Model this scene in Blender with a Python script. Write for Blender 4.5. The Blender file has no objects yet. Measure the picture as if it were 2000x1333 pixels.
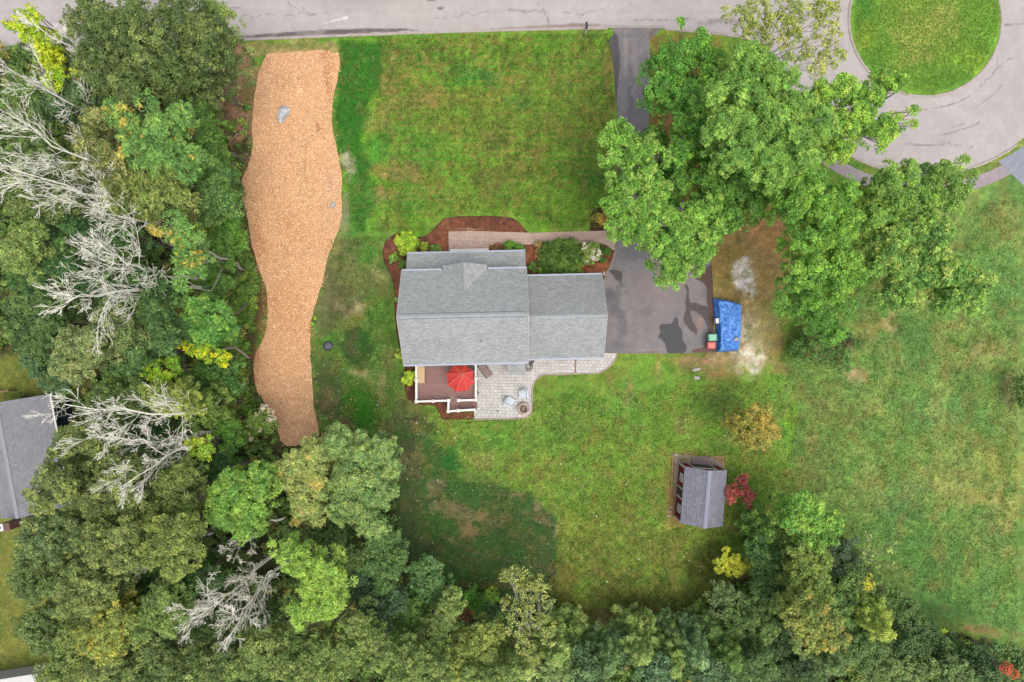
import bpy, bmesh, math, random
import numpy as np
from mathutils import Vector, Matrix
random.seed(7)
RNG = np.random.default_rng(11)
SC = bpy.context.scene
COL = SC.collection
R = math.radians

# ------------------------------------------------------------------ camera
H = 61.0            # height of the drone
F = 1340.0          # focal length in photograph pixels (photograph 2000 wide)
cam_d = bpy.data.cameras.new('camera'); cam = bpy.data.objects.new('camera', cam_d); COL.objects.link(cam)
cam.location = (0, 0, H); cam.rotation_euler = (0, 0, 0)
cam_d.sensor_width = 36; cam_d.lens = 36 * F / 2000.0
cam_d.clip_start = 0.5; cam_d.clip_end = 2000
SC.camera = cam

# ------------------------------------------------------------------ light: bright overcast
SUN_EL, SUN_AZ = R(72), R(140)       # azimuth clockwise from north (+Y)
w = bpy.data.worlds.new('World'); SC.world = w; w.use_nodes = True
nt = w.node_tree; nt.nodes.clear()
sky = nt.nodes.new('ShaderNodeTexSky'); sky.sky_type = 'NISHITA'; sky.sun_disc = False
sky.sun_elevation = SUN_EL; sky.sun_rotation = SUN_AZ
sky.air_density = 1.0; sky.dust_density = 4.0; sky.ozone_density = 0.6
hs = nt.nodes.new('ShaderNodeHueSaturation'); hs.inputs['Saturation'].default_value = 0.45
bg = nt.nodes.new('ShaderNodeBackground'); bg.inputs['Strength'].default_value = 0.15
wo = nt.nodes.new('ShaderNodeOutputWorld')
nt.links.new(sky.outputs[0], hs.inputs['Color']); nt.links.new(hs.outputs[0], bg.inputs['Color'])
nt.links.new(bg.outputs[0], wo.inputs['Surface'])
sd = bpy.data.lights.new('sun', 'SUN'); sd.energy = 0.85; sd.angle = R(40); sd.color = (1.0, 0.95, 0.87)
sun = bpy.data.objects.new('sun', sd); COL.objects.link(sun)
sun.rotation_euler = (R(90) - SUN_EL, 0, math.pi - SUN_AZ)
sun.location = (30, -30, 80)
SC.view_settings.view_transform = 'Standard'; SC.view_settings.look = 'None'
SC.view_settings.gamma = 1.0; SC.view_settings.exposure = 1.0
EXPO = 1.9          # brightness of a white level surface in the picture under this light

# ------------------------------------------------------------------ helpers
def P(u, v, z=0.0):
    s = (H - z) / F
    return Vector(((u - 1000.0) * s, -(v - 666.5) * s, z))
def lin(c):
    c = np.asarray(c, float) / 255.0
    return np.where(c <= 0.04045, c / 12.92, ((c + 0.055) / 1.055) ** 2.4)
def C(r, g, b, k=1.0):
    x = np.clip(lin((r, g, b)) / EXPO * k, 0, 0.85)
    return (float(x[0]), float(x[1]), float(x[2]), 1.0)

def mat_new(name):
    m = bpy.data.materials.new(name); m.use_nodes = True
    n = m.node_tree; b = n.nodes['Principled BSDF']
    return m, n, b
def N(n, t, **k):
    x = n.nodes.new(t)
    for a, v in k.items():
        if a in x.inputs.keys(): x.inputs[a].default_value = v
        else: setattr(x, a, v)
    return x
def mixc(n, a, b, f, bt='MIX'):
    m = n.nodes.new('ShaderNodeMix'); m.data_type = 'RGBA'; m.blend_type = bt
    for s, v in ((m.inputs[6], a), (m.inputs[7], b), (m.inputs[0], f)):
        if isinstance(v, bpy.types.NodeSocket): n.links.new(v, s)
        elif isinstance(v, (int, float)) and s.type == 'RGBA': s.default_value = (v, v, v, 1)
        else: s.default_value = v
    return m.outputs[2]
def ramp(n, fac, lo, hi, a=0.0, b=1.0):
    m = n.nodes.new('ShaderNodeMapRange'); m.inputs[1].default_value = lo; m.inputs[2].default_value = hi
    m.inputs[3].default_value = a; m.inputs[4].default_value = b
    n.links.new(fac, m.inputs[0]); return m.outputs[0]
def coords(n, kind='Object', scale=(1, 1, 1)):
    tc = n.nodes.new('ShaderNodeTexCoord'); mp = n.nodes.new('ShaderNodeMapping'); mp.inputs['Scale'].default_value = scale
    n.links.new(tc.outputs[kind], mp.inputs['Vector']); return mp.outputs[0]
def noise(n, vec, scale, detail=3, rough=0.6):
    t = n.nodes.new('ShaderNodeTexNoise'); t.inputs['Scale'].default_value = scale
    t.inputs['Detail'].default_value = detail; t.inputs['Roughness'].default_value = rough
    if vec is not None: n.links.new(vec, t.inputs['Vector'])
    return t.outputs[0]
def bump(n, b, h, strength=0.3, dist=0.02):
    x = n.nodes.new('ShaderNodeBump'); x.inputs['Strength'].default_value = strength; x.inputs['Distance'].default_value = dist
    n.links.new(h, x.inputs['Height']); n.links.new(x.outputs[0], b.inputs['Normal'])

def m_plain(name, c, c2=None, scale=6, rough=0.7, metal=0.0, bmp=0.15, fine=40):
    m, n, b = mat_new(name); v = coords(n)
    c2 = c2 or tuple(x * 0.75 for x in c[:3]) + (1,)
    a = ramp(n, noise(n, v, scale, 5), 0.3, 0.7)
    col = mixc(n, c, c2, a)
    f = noise(n, v, fine, 2)
    col = mixc(n, col, 0.5, ramp(n, f, 0.35, 0.65, 0.0, 0.0)) if False else col
    n.links.new(col, b.inputs['Base Color'])
    b.inputs['Roughness'].default_value = rough; b.inputs['Metallic'].default_value = metal
    if bmp: bump(n, b, f, bmp, 0.01)
    return m
def m_vcol(name, s1=14, a1=(0.6, 1.4), s2=3.5, a2=(0.85, 1.15), rough=0.9, bs=0.5, bd=0.03, voro=False, stretch=(1, 1, 1)):
    """painted vertex colour times fine procedural grain"""
    m, n, b = mat_new(name); v = coords(n, 'Object', stretch)
    at = n.nodes.new('ShaderNodeAttribute'); at.attribute_name = 'Col'
    if voro:
        vo = n.nodes.new('ShaderNodeTexVoronoi'); vo.inputs['Scale'].default_value = s1; n.links.new(v, vo.inputs['Vector'])
        sp = n.nodes.new('ShaderNodeSeparateColor'); n.links.new(vo.outputs['Color'], sp.inputs[0]); f1 = sp.outputs[0]
        g1 = ramp(n, f1, 0.0, 1.0, a1[0], a1[1])
    else:
        f1 = noise(n, v, s1, 3, 0.75); g1 = ramp(n, f1, 0.28, 0.72, a1[0], a1[1])
    g2 = ramp(n, noise(n, v, s2, 3), 0.3, 0.7, a2[0], a2[1])
    mu = n.nodes.new('ShaderNodeMath'); mu.operation = 'MULTIPLY'; n.links.new(g1, mu.inputs[0]); n.links.new(g2, mu.inputs[1])
    cc = n.nodes.new('ShaderNodeVectorMath'); cc.operation = 'SCALE'
    n.links.new(at.outputs['Color'], cc.inputs[0]); n.links.new(mu.outputs[0], cc.inputs['Scale'])
    n.links.new(cc.outputs[0], b.inputs['Base Color']); b.inputs['Roughness'].default_value = rough
    b.inputs['Specular IOR Level'].default_value = 0.2
    if bs: bump(n, b, f1, bs, bd)
    return m
def m_leaf(name, trans=0.25, gloss=True):
    m, n, b = mat_new(name)
    at = n.nodes.new('ShaderNodeAttribute'); at.attribute_name = 'Col'
    v = coords(n); g = ramp(n, noise(n, v, 9, 2), 0.3, 0.7, 0.85, 1.15)
    cc = n.nodes.new('ShaderNodeVectorMath'); cc.operation = 'SCALE'
    n.links.new(at.outputs['Color'], cc.inputs[0]); n.links.new(g, cc.inputs['Scale'])
    n.links.new(cc.outputs[0], b.inputs['Base Color']); b.inputs['Roughness'].default_value = 0.55
    b.inputs['Specular IOR Level'].default_value = 0.25
    tr = n.nodes.new('ShaderNodeBsdfTranslucent'); n.links.new(cc.outputs[0], tr.inputs['Color'])
    mx = n.nodes.new('ShaderNodeMixShader'); mx.inputs[0].default_value = trans
    out = n.nodes['Material Output']
    n.links.new(b.outputs[0], mx.inputs[1]); n.links.new(tr.outputs[0], mx.inputs[2]); n.links.new(mx.outputs[0], out.inputs['Surface'])
    return m
def m_brick(name, c1, c2, mortar, bw, rh, ms, rough=0.85, speck=None, rot=0.0, off=0.5, bmp=0.3, big=0.12, bias=0.0):
    m, n, b = mat_new(name)
    tc = n.nodes.new('ShaderNodeTexCoord'); mp = n.nodes.new('ShaderNodeMapping'); mp.inputs['Rotation'].default_value = (0, 0, rot)
    n.links.new(tc.outputs['UV'], mp.inputs['Vector']); v = mp.outputs[0]
    br = n.nodes.new('ShaderNodeTexBrick'); n.links.new(v, br.inputs['Vector'])
    br.inputs['Color1'].default_value = c1; br.inputs['Color2'].default_value = c2; br.inputs['Mortar'].default_value = mortar
    br.inputs['Scale'].default_value = 1; br.inputs['Brick Width'].default_value = bw; br.inputs['Row Height'].default_value = rh
    br.inputs['Mortar Size'].default_value = ms; br.inputs['Mortar Smooth'].default_value = 0.2; br.offset = off
    br.inputs['Bias'].default_value = bias
    o = coords(n)
    col = br.outputs[0]
    if speck:
        f = noise(n, o, speck[0], 2, 0.8)
        g = ramp(n, f, 0.32, 0.68, speck[1], speck[2])
        cc = n.nodes.new('ShaderNodeVectorMath'); cc.operation = 'SCALE'
        n.links.new(col, cc.inputs[0]); n.links.new(g, cc.inputs['Scale']); col = cc.outputs[0]
    g = ramp(n, noise(n, o, 0.7, 4), 0.3, 0.7, 1 - big, 1 + big)
    cc = n.nodes.new('ShaderNodeVectorMath'); cc.operation = 'SCALE'
    n.links.new(col, cc.inputs[0]); n.links.new(g, cc.inputs['Scale'])
    n.links.new(cc.outputs[0], b.inputs['Base Color']); b.inputs['Roughness'].default_value = rough
    b.inputs['Specular IOR Level'].default_value = 0.25
    iv = n.nodes.new('ShaderNodeMath'); iv.operation = 'SUBTRACT'; iv.inputs[0].default_value = 1; n.links.new(br.outputs['Fac'], iv.inputs[1])
    bump(n, b, iv.outputs[0], bmp, 0.01)
    return m

def wloc(o):
    v = Vector((0, 0, 0))
    while o is not None: v = v + o.location; o = o.parent
    return v
def tag(o, label=None, cat=None, group=None, kind=None):
    if label: o['label'] = label
    if cat: o['category'] = cat
    if group: o['group'] = group
    if kind: o['kind'] = kind
    return o
def empty(name, loc, label=None, cat=None, group=None):
    o = bpy.data.objects.new(name, None); COL.objects.link(o); o.location = Vector(loc)
    o.empty_display_size = 0.3
    return tag(o, label, cat, group)

def add_np(name, V, faces, m, parent=None, cols=None, smooth=False, loc=None, nper=4):
    """mesh from numpy arrays (V: n x 3 world coordinates, faces: k x nper)"""
    V = np.asarray(V, np.float32)
    off = wloc(parent) if parent else (Vector(loc) if loc is not None else Vector((0, 0, 0)))
    V = V - np.array(off, np.float32)
    me = bpy.data.meshes.new(name)
    faces = np.asarray(faces, np.int32)
    me.vertices.add(len(V)); me.vertices.foreach_set('co', V.ravel())
    nf = len(faces); me.loops.add(nf * nper); me.polygons.add(nf)
    me.loops.foreach_set('vertex_index', faces.ravel())
    me.polygons.foreach_set('loop_start', np.arange(0, nf * nper, nper, dtype=np.int32))
    me.polygons.foreach_set('loop_total', np.full(nf, nper, dtype=np.int32))
    me.update(calc_edges=True)
    if cols is not None:
        a = me.color_attributes.new('Col', 'FLOAT_COLOR', 'POINT')
        c = np.ones((len(V), 4), np.float32); c[:, :3] = cols
        a.data.foreach_set('color', c.ravel())
    if smooth: me.polygons.foreach_set('use_smooth', np.ones(nf, bool))
    me.materials.append(m)
    o = bpy.data.objects.new(name, me); COL.objects.link(o)
    if parent: o.parent = parent
    elif loc is not None: o.location = Vector(loc)
    return o

class MB:
    """collects shapes in world coordinates, links them as one mesh"""
    def __init__(s, M=None): s.v = []; s.f = []; s.M = M
    def add(s, vs, fs):
        o = len(s.v)
        for p in vs:
            p = Vector(p)
            s.v.append(s.M @ p if s.M else p)
        for f in fs: s.f.append(tuple(i + o for i in f))
    def box(s, x0, x1, y0, y1, z0, z1, rz=0, c=None):
        vs = [(x, y, z) for x in (x0, x1) for y in (y0, y1) for z in (z0, z1)]
        if rz:
            cx, cy = c or ((x0 + x1) / 2, (y0 + y1) / 2); a, b = math.cos(rz), math.sin(rz)
            vs = [(cx + (x - cx) * a - (y - cy) * b, cy + (x - cx) * b + (y - cy) * a, z) for x, y, z in vs]
        s.add(vs, [(0, 1, 3, 2), (4, 6, 7, 5), (0, 4, 5, 1), (2, 3, 7, 6), (0, 2, 6, 4), (1, 5, 7, 3)])
    def beam(s, p, q, wd, ht, up=(0, 0, 1)):
        p, q = Vector(p), Vector(q); d = (q - p).normalized(); u = Vector(up)
        if abs(d.dot(u)) > 0.98: u = Vector((1, 0, 0))
        sd = d.cross(u).normalized(); u2 = sd.cross(d).normalized()
        vs = [a + sd * i * wd / 2 + u2 * j * ht / 2 for a in (p, q) for i, j in ((-1, -1), (1, -1), (1, 1), (-1, 1))]
        s.add(vs, [(3, 2, 1, 0), (4, 5, 6, 7), (0, 1, 5, 4), (1, 2, 6, 5), (2, 3, 7, 6), (3, 0, 4, 7)])
    def prism(s, pts, z0, z1):
        n = len(pts); vs = [(x, y, z0) for x, y in pts] + [(x, y, z1) for x, y in pts]
        s.add(vs, [tuple(range(n - 1, -1, -1)), tuple(range(n, 2 * n))] + [(i, (i + 1) % n, n + (i + 1) % n, n + i) for i in range(n)])
    def slab(s, top, t):
        """thick sheet: top polygon (3-D points), thickness t downwards"""
        n = len(top); top = [Vector(p) for p in top]; nn = (top[1] - top[0]).cross(top[2] - top[0])
        if nn.z < 0: top = top[::-1]
        vs = [Vector(p) - Vector((0, 0, t)) for p in top] + top
        s.add(vs, [tuple(range(n - 1, -1, -1)), tuple(range(n, 2 * n))] + [(i, (i + 1) % n, n + (i + 1) % n, n + i) for i in range(n)])
    def lathe(s, c, prof, n=16, sx=1, sy=1, cap=True):
        c = Vector(c); vs = []
        for r, z in prof:
            for i in range(n):
                a = 2 * math.pi * i / n; vs.append(c + Vector((r * sx * math.cos(a), r * sy * math.sin(a), z)))
        fs = [(j * n + i, j * n + (i + 1) % n, (j + 1) * n + (i + 1) % n, (j + 1) * n + i) for j in range(len(prof) - 1) for i in range(n)]
        if cap: fs += [tuple(range(n - 1, -1, -1)), tuple(range((len(prof) - 1) * n, len(prof) * n))]
        s.add(vs, fs)
    def tube(s, pts, rads, n=6):
        pts = [Vector(p) for p in pts]; vs = []
        if not hasattr(rads, '__len__'): rads = [rads] * len(pts)
        u = None
        for i, p in enumerate(pts):
            d = (pts[min(i + 1, len(pts) - 1)] - pts[max(i - 1, 0)])
            d = d.normalized() if d.length > 1e-9 else Vector((0, 0, 1))
            if u is None: u = d.orthogonal().normalized()
            u = (u - d * u.dot(d)); u = u.normalized() if u.length > 1e-6 else d.orthogonal().normalized()
            w2 = d.cross(u)
            for k in range(n):
                a = 2 * math.pi * k / n; vs.append(p + (u * math.cos(a) + w2 * math.sin(a)) * rads[i])
        m = len(pts)
        fs = [(j * n + k, j * n + (k + 1) % n, (j + 1) * n + (k + 1) % n, (j + 1) * n + k) for j in range(m - 1) for k in range(n)]
        fs += [tuple(range(n - 1, -1, -1)), tuple(range((m - 1) * n, m * n))]
        s.add(vs, fs)
    def build(s, name, m, parent=None, loc=None, smooth=False, bevel=0, uv=True, label=None):
        off = wloc(parent) if parent else (Vector(loc) if loc is not None else Vector((0, 0, 0)))
        me = bpy.data.meshes.new(name)
        me.from_pydata([tuple(p - off) for p in s.v], [], s.f); me.update()
        if uv:
            l = me.uv_layers.new(name='UVMap')
            for p in me.polygons:
                nn = p.normal
                t = Vector((0, 0, 1)).cross(nn)
                t = Vector((1, 0, 0)) if t.length < 0.05 else t.normalized()
                b = nn.cross(t)
                for li in p.loop_indices:
                    co = me.vertices[me.loops[li].vertex_index].co + off
                    l.data[li].uv = (co.dot(t), co.dot(b))
        if smooth:
            for p in me.polygons: p.use_smooth = True
        me.materials.append(m)
        o = bpy.data.objects.new(name, me); COL.objects.link(o)
        if parent: o.parent = parent
        elif loc is not None: o.location = Vector(loc)
        if bevel:
            md = o.modifiers.new('bevel', 'BEVEL'); md.width = bevel; md.segments = 2; md.limit_method = 'ANGLE'
        if label: o['label'] = label
        return o

# ------------------------------------------------------------------ numpy noise and painting
_perm = np.random.default_rng(5).random((256, 256))
def vnoise(x, y):
    xi = np.floor(x).astype(int); yi = np.floor(y).astype(int); fx = x - xi; fy = y - yi
    fx = fx * fx * (3 - 2 * fx); fy = fy * fy * (3 - 2 * fy)
    a = _perm[xi & 255, yi & 255]; b = _perm[(xi + 1) & 255, yi & 255]; c = _perm[xi & 255, (yi + 1) & 255]; d = _perm[(xi + 1) & 255, (yi + 1) & 255]
    return (a * (1 - fx) + b * fx) * (1 - fy) + (c * (1 - fx) + d * fx) * fy
def fbm(x, y, o=4, g=0.55):
    s = 0; a = 1; t = 0
    for i in range(o):
        s = s + a * vnoise(x * 2 ** i + 17.3 * i, y * 2 ** i + 9.1 * i); t += a; a *= g
    return s / t
def sstep(a, b, x):
    t = np.clip((x - a) / (b - a), 0, 1); return t * t * (3 - 2 * t)
def sdist(poly, x, y):
    """signed distance to a polygon (negative inside)"""
    poly = np.asarray(poly, float); n = len(poly); d = np.full(x.shape, 1e9); ins = np.zeros(x.shape, bool)
    for i in range(n):
        ax, ay = poly[i]; bx, by = poly[(i + 1) % n]; ex, ey = bx - ax, by - ay
        t = np.clip(((x - ax) * ex + (y - ay) * ey) / (ex * ex + ey * ey + 1e-12), 0, 1)
        d = np.minimum(d, (x - ax - t * ex) ** 2 + (y - ay - t * ey) ** 2)
        if abs(ey) > 1e-9:
            c = ((ay > y) != (by > y)) & (x < (bx - ax) * (y - ay) / ey + ax); ins ^= c
    d = np.sqrt(d); return np.where(ins, -d, d)
class Paint:
    """colours in photograph (sRGB) values over ground points given in photograph pixels at z = 0"""
    def __init__(s, X, Y, base):
        s.U = 1000 + X * F / H; s.V = 666.5 - Y * F / H
        s.c = np.ones((len(X), 3)) * np.array(base, float)
        s.w1 = (fbm(s.U / 40, s.V / 40) - 0.5); s.w2 = (fbm(s.U / 40 + 50, s.V / 40 + 80) - 0.5)
        s.n = fbm(s.U / 16 + 7, s.V / 16 + 3, 4) ; s.m = fbm(s.U / 7 + 31, s.V / 7 + 23, 3)
    def mix(s, f, col):
        f = np.clip(f, 0, 1)[:, None]; s.c = s.c * (1 - f) + np.array(col, float) * f
    def ell(s, u, v, ru, rv, col, k=1.0, soft=0.6, warp=30, patch=0.5, rot=0):
        x = s.U + s.w1 * warp - u; y = s.V + s.w2 * warp - v
        a, b = math.cos(R(rot)), math.sin(R(rot)); x, y = x * a + y * b, -x * b + y * a
        d = np.sqrt((x / ru) ** 2 + (y / rv) ** 2)
        f = 1 - sstep(1 - soft, 1 + soft * 0.3, d + (s.n - 0.5) * patch * 2.0 + (s.m - 0.5) * min(patch, .5) * 1.9)
        s.mix(f * k, col)
    def poly(s, pts, col, k=1.0, soft=8, warp=14, patch=10):
        d = sdist(pts, s.U + s.w1 * warp, s.V + s.w2 * warp) + (s.n - 0.5) * patch * 2
        s.mix((1 - sstep(-soft, soft, d)) * k, col)
    def mottle(s, amp, sc=12, seed=0, o=3):
        f = (fbm(s.U / sc + seed, s.V / sc + seed * 2.3, o) - 0.5) * 2 * amp
        s.c = s.c * (1 + f[:, None])
    def hue(s, col, sc, lo, hi, k, seed=0):
        f = fbm(s.U / sc + seed, s.V / sc - seed, 4); s.mix(sstep(lo, hi, f) * k, col)
    k = 1.0
    def out(s): return np.clip(lin(np.clip(s.c, 0, 255)) / EXPO * s.k, 0, 0.85)

def sheet(name, pts_px, z, step, base, paint, m, jitter=0.0, kind='structure', ups=None, zf=None):
    """level sheet with an exact polygon outline, a fine grid inside for painted colour"""
    pts = np.array([P(u, v, 0)[:2] for u, v in pts_px])
    if jitter:                                            # ragged edge
        q = []
        for i in range(len(pts)):
            a, b = pts[i], pts[(i + 1) % len(pts)]; L = np.hypot(*(b - a)); k = max(1, int(L / (step * 2)))
            for j in range(k):
                p = a + (b - a) * j / k; nrm = np.array([-(b - a)[1], (b - a)[0]]) / max(L, 1e-6)
                jj = (fbm(np.array([p[0] * 1.3]), np.array([p[1] * 1.3]), 4)[0] - 0.5) * 2 * jitter
                q.append(p + nrm * jj)
        pts = np.array(q)
    x0, y0 = pts.min(0) - step; x1, y1 = pts.max(0) + step
    xs = np.arange(x0, x1 + step, step); ys = np.arange(y0, y1 + step, step)
    X, Y = np.meshgrid(xs, ys); nx, ny = len(xs), len(ys)
    d = sdist(pts, X.ravel(), Y.ravel())
    cx = (X[:-1, :-1] + step / 2).ravel(); cy = (Y[:-1, :-1] + step / 2).ravel()
    dc = sdist(pts, cx, cy)
    keep = dc < 0
    idx = (np.arange(ny - 1)[:, None] * nx + np.arange(nx - 1)[None, :]).ravel()[keep]
    Fc = np.stack([idx, idx + 1, idx + nx + 1, idx + nx], 1)
    used = np.unique(Fc); remap = -np.ones(nx * ny, int); remap[used] = np.arange(len(used)); Fn = remap[Fc]
    vx = X.ravel()[used].copy(); vy = Y.ravel()[used].copy(); dv = d[used]
    cnt = np.bincount(Fn.ravel(), minlength=len(used)); bd = (cnt < 4) | (dv > 0)
    bi = np.where(bd)[0]                                   # snap the rim to the outline
    bx, by = vx[bi], vy[bi]; best = np.full(len(bi), 1e9); px = bx.copy(); py = by.copy()
    for i in range(len(pts)):
        ax, ay = pts[i]; ex, ey = pts[(i + 1) % len(pts)] - pts[i]
        t = np.clip(((bx - ax) * ex + (by - ay) * ey) / (ex * ex + ey * ey + 1e-12), 0, 1)
        qx, qy = ax + t * ex, ay + t * ey; dd = (bx - qx) ** 2 + (by - qy) ** 2
        s = dd < best; best[s] = dd[s]; px[s] = qx[s]; py[s] = qy[s]
    vx[bi] = px; vy[bi] = py
    pa = Paint(vx, vy, base)
    if paint: paint(pa)
    vz = np.full(len(vx), z)
    if zf is not None: vz = vz + zf(vx, vy, np.where(bd, 0, -dv))
    o = add_np(name, np.stack([vx, vy, vz], 1), Fn, m, cols=pa.out(), smooth=True)
    return tag(o, kind=kind)

# ================================================================== GROUND
FOREST_W = [(-300, -60), (440, -60), (446, 90), (470, 130), (500, 150), (492, 300), (478, 330), (486, 450), (512, 560), (505, 650), (494, 720), (540, 830), (560, 870),
            (620, 850), (720, 850), (772, 900), (778, 1000), (780, 1070), (860, 1140), (960, 1160), (1010, 1180), (1060, 1190), (1120, 1215), (1180, 1240), (1180, 1600), (-300, 1600)]
FOREST_S = [(1150, 1250), (1250, 1215), (1380, 1205), (1400, 1150), (1440, 1130), (1490, 1120), (1450, 1050), (1480, 1010), (1540, 985), (1640, 1040), (1700, 1110), (1740, 1180), (1800, 1220), (1900, 1250), (2080, 1290), (2400, 1300), (2400, 1700), (1100, 1700)]
def paint_ground(p):
    p.mottle(0.10, 60, 3)
    p.hue((128, 150, 60), 70, 0.5, 0.62, 0.7, 2)
    # front lawn
    p.poly([(650, 60), (1200, 50), (1215, 480), (700, 480), (640, 300)], (110, 160, 48), 0.8, 10)
    for a in [(1000, 240, 200, 55, (124, 132, 52), .55), (900, 190, 90, 22, (150, 120, 62), .5), (1000, 160, 60, 20, (148, 125, 70), .45), (1010, 330, 60, 25, (120, 105, 48), .55),
              (960, 270, 45, 14, (70, 98, 34), .6), (1110, 250, 90, 60, (92, 124, 40), .5), (1160, 200, 45, 150, (100, 118, 40), .5), (1190, 140, 14, 60, (140, 105, 62), .6),
              (780, 110, 45, 25, (80, 112, 45), .7), (840, 110, 40, 30, (72, 115, 42), .5), (920, 145, 55, 22, (72, 140, 52), .75), (965, 160, 22, 24, (60, 128, 52), .7), (1010, 200, 28, 14, (66, 136, 58), .6),
              (850, 175, 50, 25, (130, 128, 60), .6), (1090, 130, 80, 40, (120, 150, 58), .6), (1000, 80, 180, 14, (118, 158, 48), .5), (1060, 80, 40, 30, (84, 146, 40), .5),
              (762, 175, 28, 60, (152, 132, 78), .6), (775, 120, 30, 20, (150, 140, 82), .5), (740, 240, 25, 30, (140, 125, 70), .6), (820, 200, 50, 20, (140, 112, 62), .6),
              (760, 275, 40, 24, (92, 158, 50), .8), (740, 290, 30, 30, (88, 150, 56), .7), (830, 300, 50, 40, (84, 146, 54), .6), (880, 290, 30, 25, (112, 168, 50), .7),
              (770, 330, 48, 24, (160, 124, 82), .8), (750, 380, 30, 14, (172, 134, 92), .85), (800, 350, 40, 12, (160, 128, 80), .6), (810, 400, 60, 35, (84, 150, 52), .6),
              (900, 390, 70, 25, (122, 138, 58), .5), (1000, 390, 60, 30, (96, 138, 44), .5), (1130, 350, 60, 50, (84, 130, 38), .6), (1160, 345, 26, 18, (62, 138, 52), .6),
              (950, 345, 50, 30, (112, 110, 50), .6), (880, 240, 60, 20, (150, 130, 66), .4), (1060, 370, 70, 20, (110, 150, 48), .5), (740, 440, 30, 20, (92, 148, 56), .6), (1060, 430, 60, 16, (84, 138, 40), .6)]:
        p.ell(a[0], a[1], a[2], a[3], a[4], a[5])
    br = fbm(p.U / 8 + 5, p.V / 6 + 2, 4); wd = fbm(p.U / 70 + 1, p.V / 34 + 6, 3); fl = 1 - sstep(-8, 8, sdist([(735, 70), (1198, 62), (1205, 330), (1040, 400), (735, 420)], p.U, p.V))
    p.mix(fl * sstep(.46, .62, wd) * sstep(.50, .60, br) * .62, (150, 116, 66)); p.mix(fl * sstep(.5, .62, fbm(p.U / 6 + 50, p.V / 6, 3)) * .35, (66, 112, 34))
    # horizontal mowing lines
    f = (1 - sstep(-8, 8, sdist([(740, 66), (1198, 58), (1205, 450), (740, 450)], p.U, p.V))) * (.4 + .6 * fbm(p.U / 90, p.V / 30, 2))
    ln = (0.5 + 0.5 * np.sin(p.V * 0.52 + p.w1 * 3)) * (.5 + .8 * fbm(p.U / 26, p.V / 4, 2)); p.mix(f * ln * 0.5, (150, 134, 74)); p.mix(f * (1 - ln) * .12, (70, 120, 36))
    f2 = (0.5 + 0.5 * np.sin(p.U * 0.30 + p.w2 * 2)) * f; p.mix(f2 * .28, (82, 112, 38))
    # dark green re-seeded band along the path
    p.poly([(664, 78), (750, 84), (748, 130), (728, 175), (712, 230), (708, 290), (700, 310), (660, 300), (648, 230), (662, 140)], (48, 106, 28), 0.93, 8, 10, 8)
    p.ell(722, 150, 22, 60, (66, 122, 40), .6); p.ell(680, 268, 22, 22, (72, 128, 48), .8)
    p.poly([(690, 300), (725, 310), (735, 400), (700, 470), (668, 470), (664, 400), (676, 340)], (76, 124, 48), 0.85, 10)
    p.poly([(700, 310), (718, 320), (716, 400), (708, 460), (690, 440), (698, 380)], (56, 110, 36), 0.9, 8)
    p.ell(680, 325, 14, 26, (172, 160, 138), .9, warp=8)
    p.ell(674, 420, 14, 60, (150, 142, 116), .7, warp=8)
    # between path and house
    p.poly([(640, 460), (770, 460), (775, 720), (800, 830), (880, 900), (1090, 1000), (1090, 1190), (860, 1150), (780, 1060), (740, 880), (620, 850), (600, 640)], (92, 124, 56), 0.8, 14)
    p.poly([(650, 460), (700, 470), (735, 540), (690, 620), (640, 650), (610, 640), (625, 560)], (118, 118, 76), 0.75, 12)
    for a in [(700, 540, 40, 60, (112, 128, 66), .7), (690, 600, 40, 20, (176, 160, 124), .75), (740, 545, 16, 60, (170, 156, 112), .45), (660, 590, 30, 45, (104, 100, 66), .7), (640, 640, 26, 20, (110, 104, 72), .7),
              (740, 600, 26, 40, (96, 142, 54), .7), (720, 500, 22, 30, (88, 138, 52), .7), (642, 660, 20, 18, (86, 142, 48), .85), (760, 640, 22, 60, (92, 136, 52), .6), (640, 540, 20, 30, (96, 98, 62), .6),
              (620, 700, 24, 30, (84, 112, 50), .7), (640, 760, 34, 60, (82, 92, 52), .85), (650, 790, 20, 30, (118, 106, 76), .7), (690, 750, 30, 30, (76, 120, 46), .7),
              (700, 800, 36, 44, (60, 128, 30), .9), (715, 835, 30, 30, (62, 122, 34), .8), (770, 740, 30, 70, (98, 130, 56), .7), (745, 755, 10, 40, (160, 146, 100), .6), (760, 700, 14, 36, (146, 132, 84), .5),
              (800, 800, 40, 34, (84, 92, 56), .75), (700, 730, 26, 8, (170, 152, 112), .7), (860, 800, 50, 24, (96, 140, 52), .6), (670, 830, 16, 24, (112, 96, 76), .7), (780, 850, 50, 40, (78, 88, 56), .7)]:
        p.ell(a[0], a[1], a[2], a[3], a[4], a[5])
    p.ell(698, 680, 36, 42, (56, 88, 36), .92, soft=.25, warp=8, patch=.15); p.ell(690, 682, 18, 26, (84, 88, 58), .8); p.ell(720, 660, 10, 40, (46, 92, 32), .6)
    # dark new lawn lower left
    p.poly([(770, 840), (830, 850), (870, 880), (900, 940), (960, 945), (1030, 970), (1088, 1010), (1086, 1190), (960, 1160), (870, 1150), (780, 1080), (760, 950)], (62, 96, 44), 0.97, 3, 6, 3)
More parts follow.
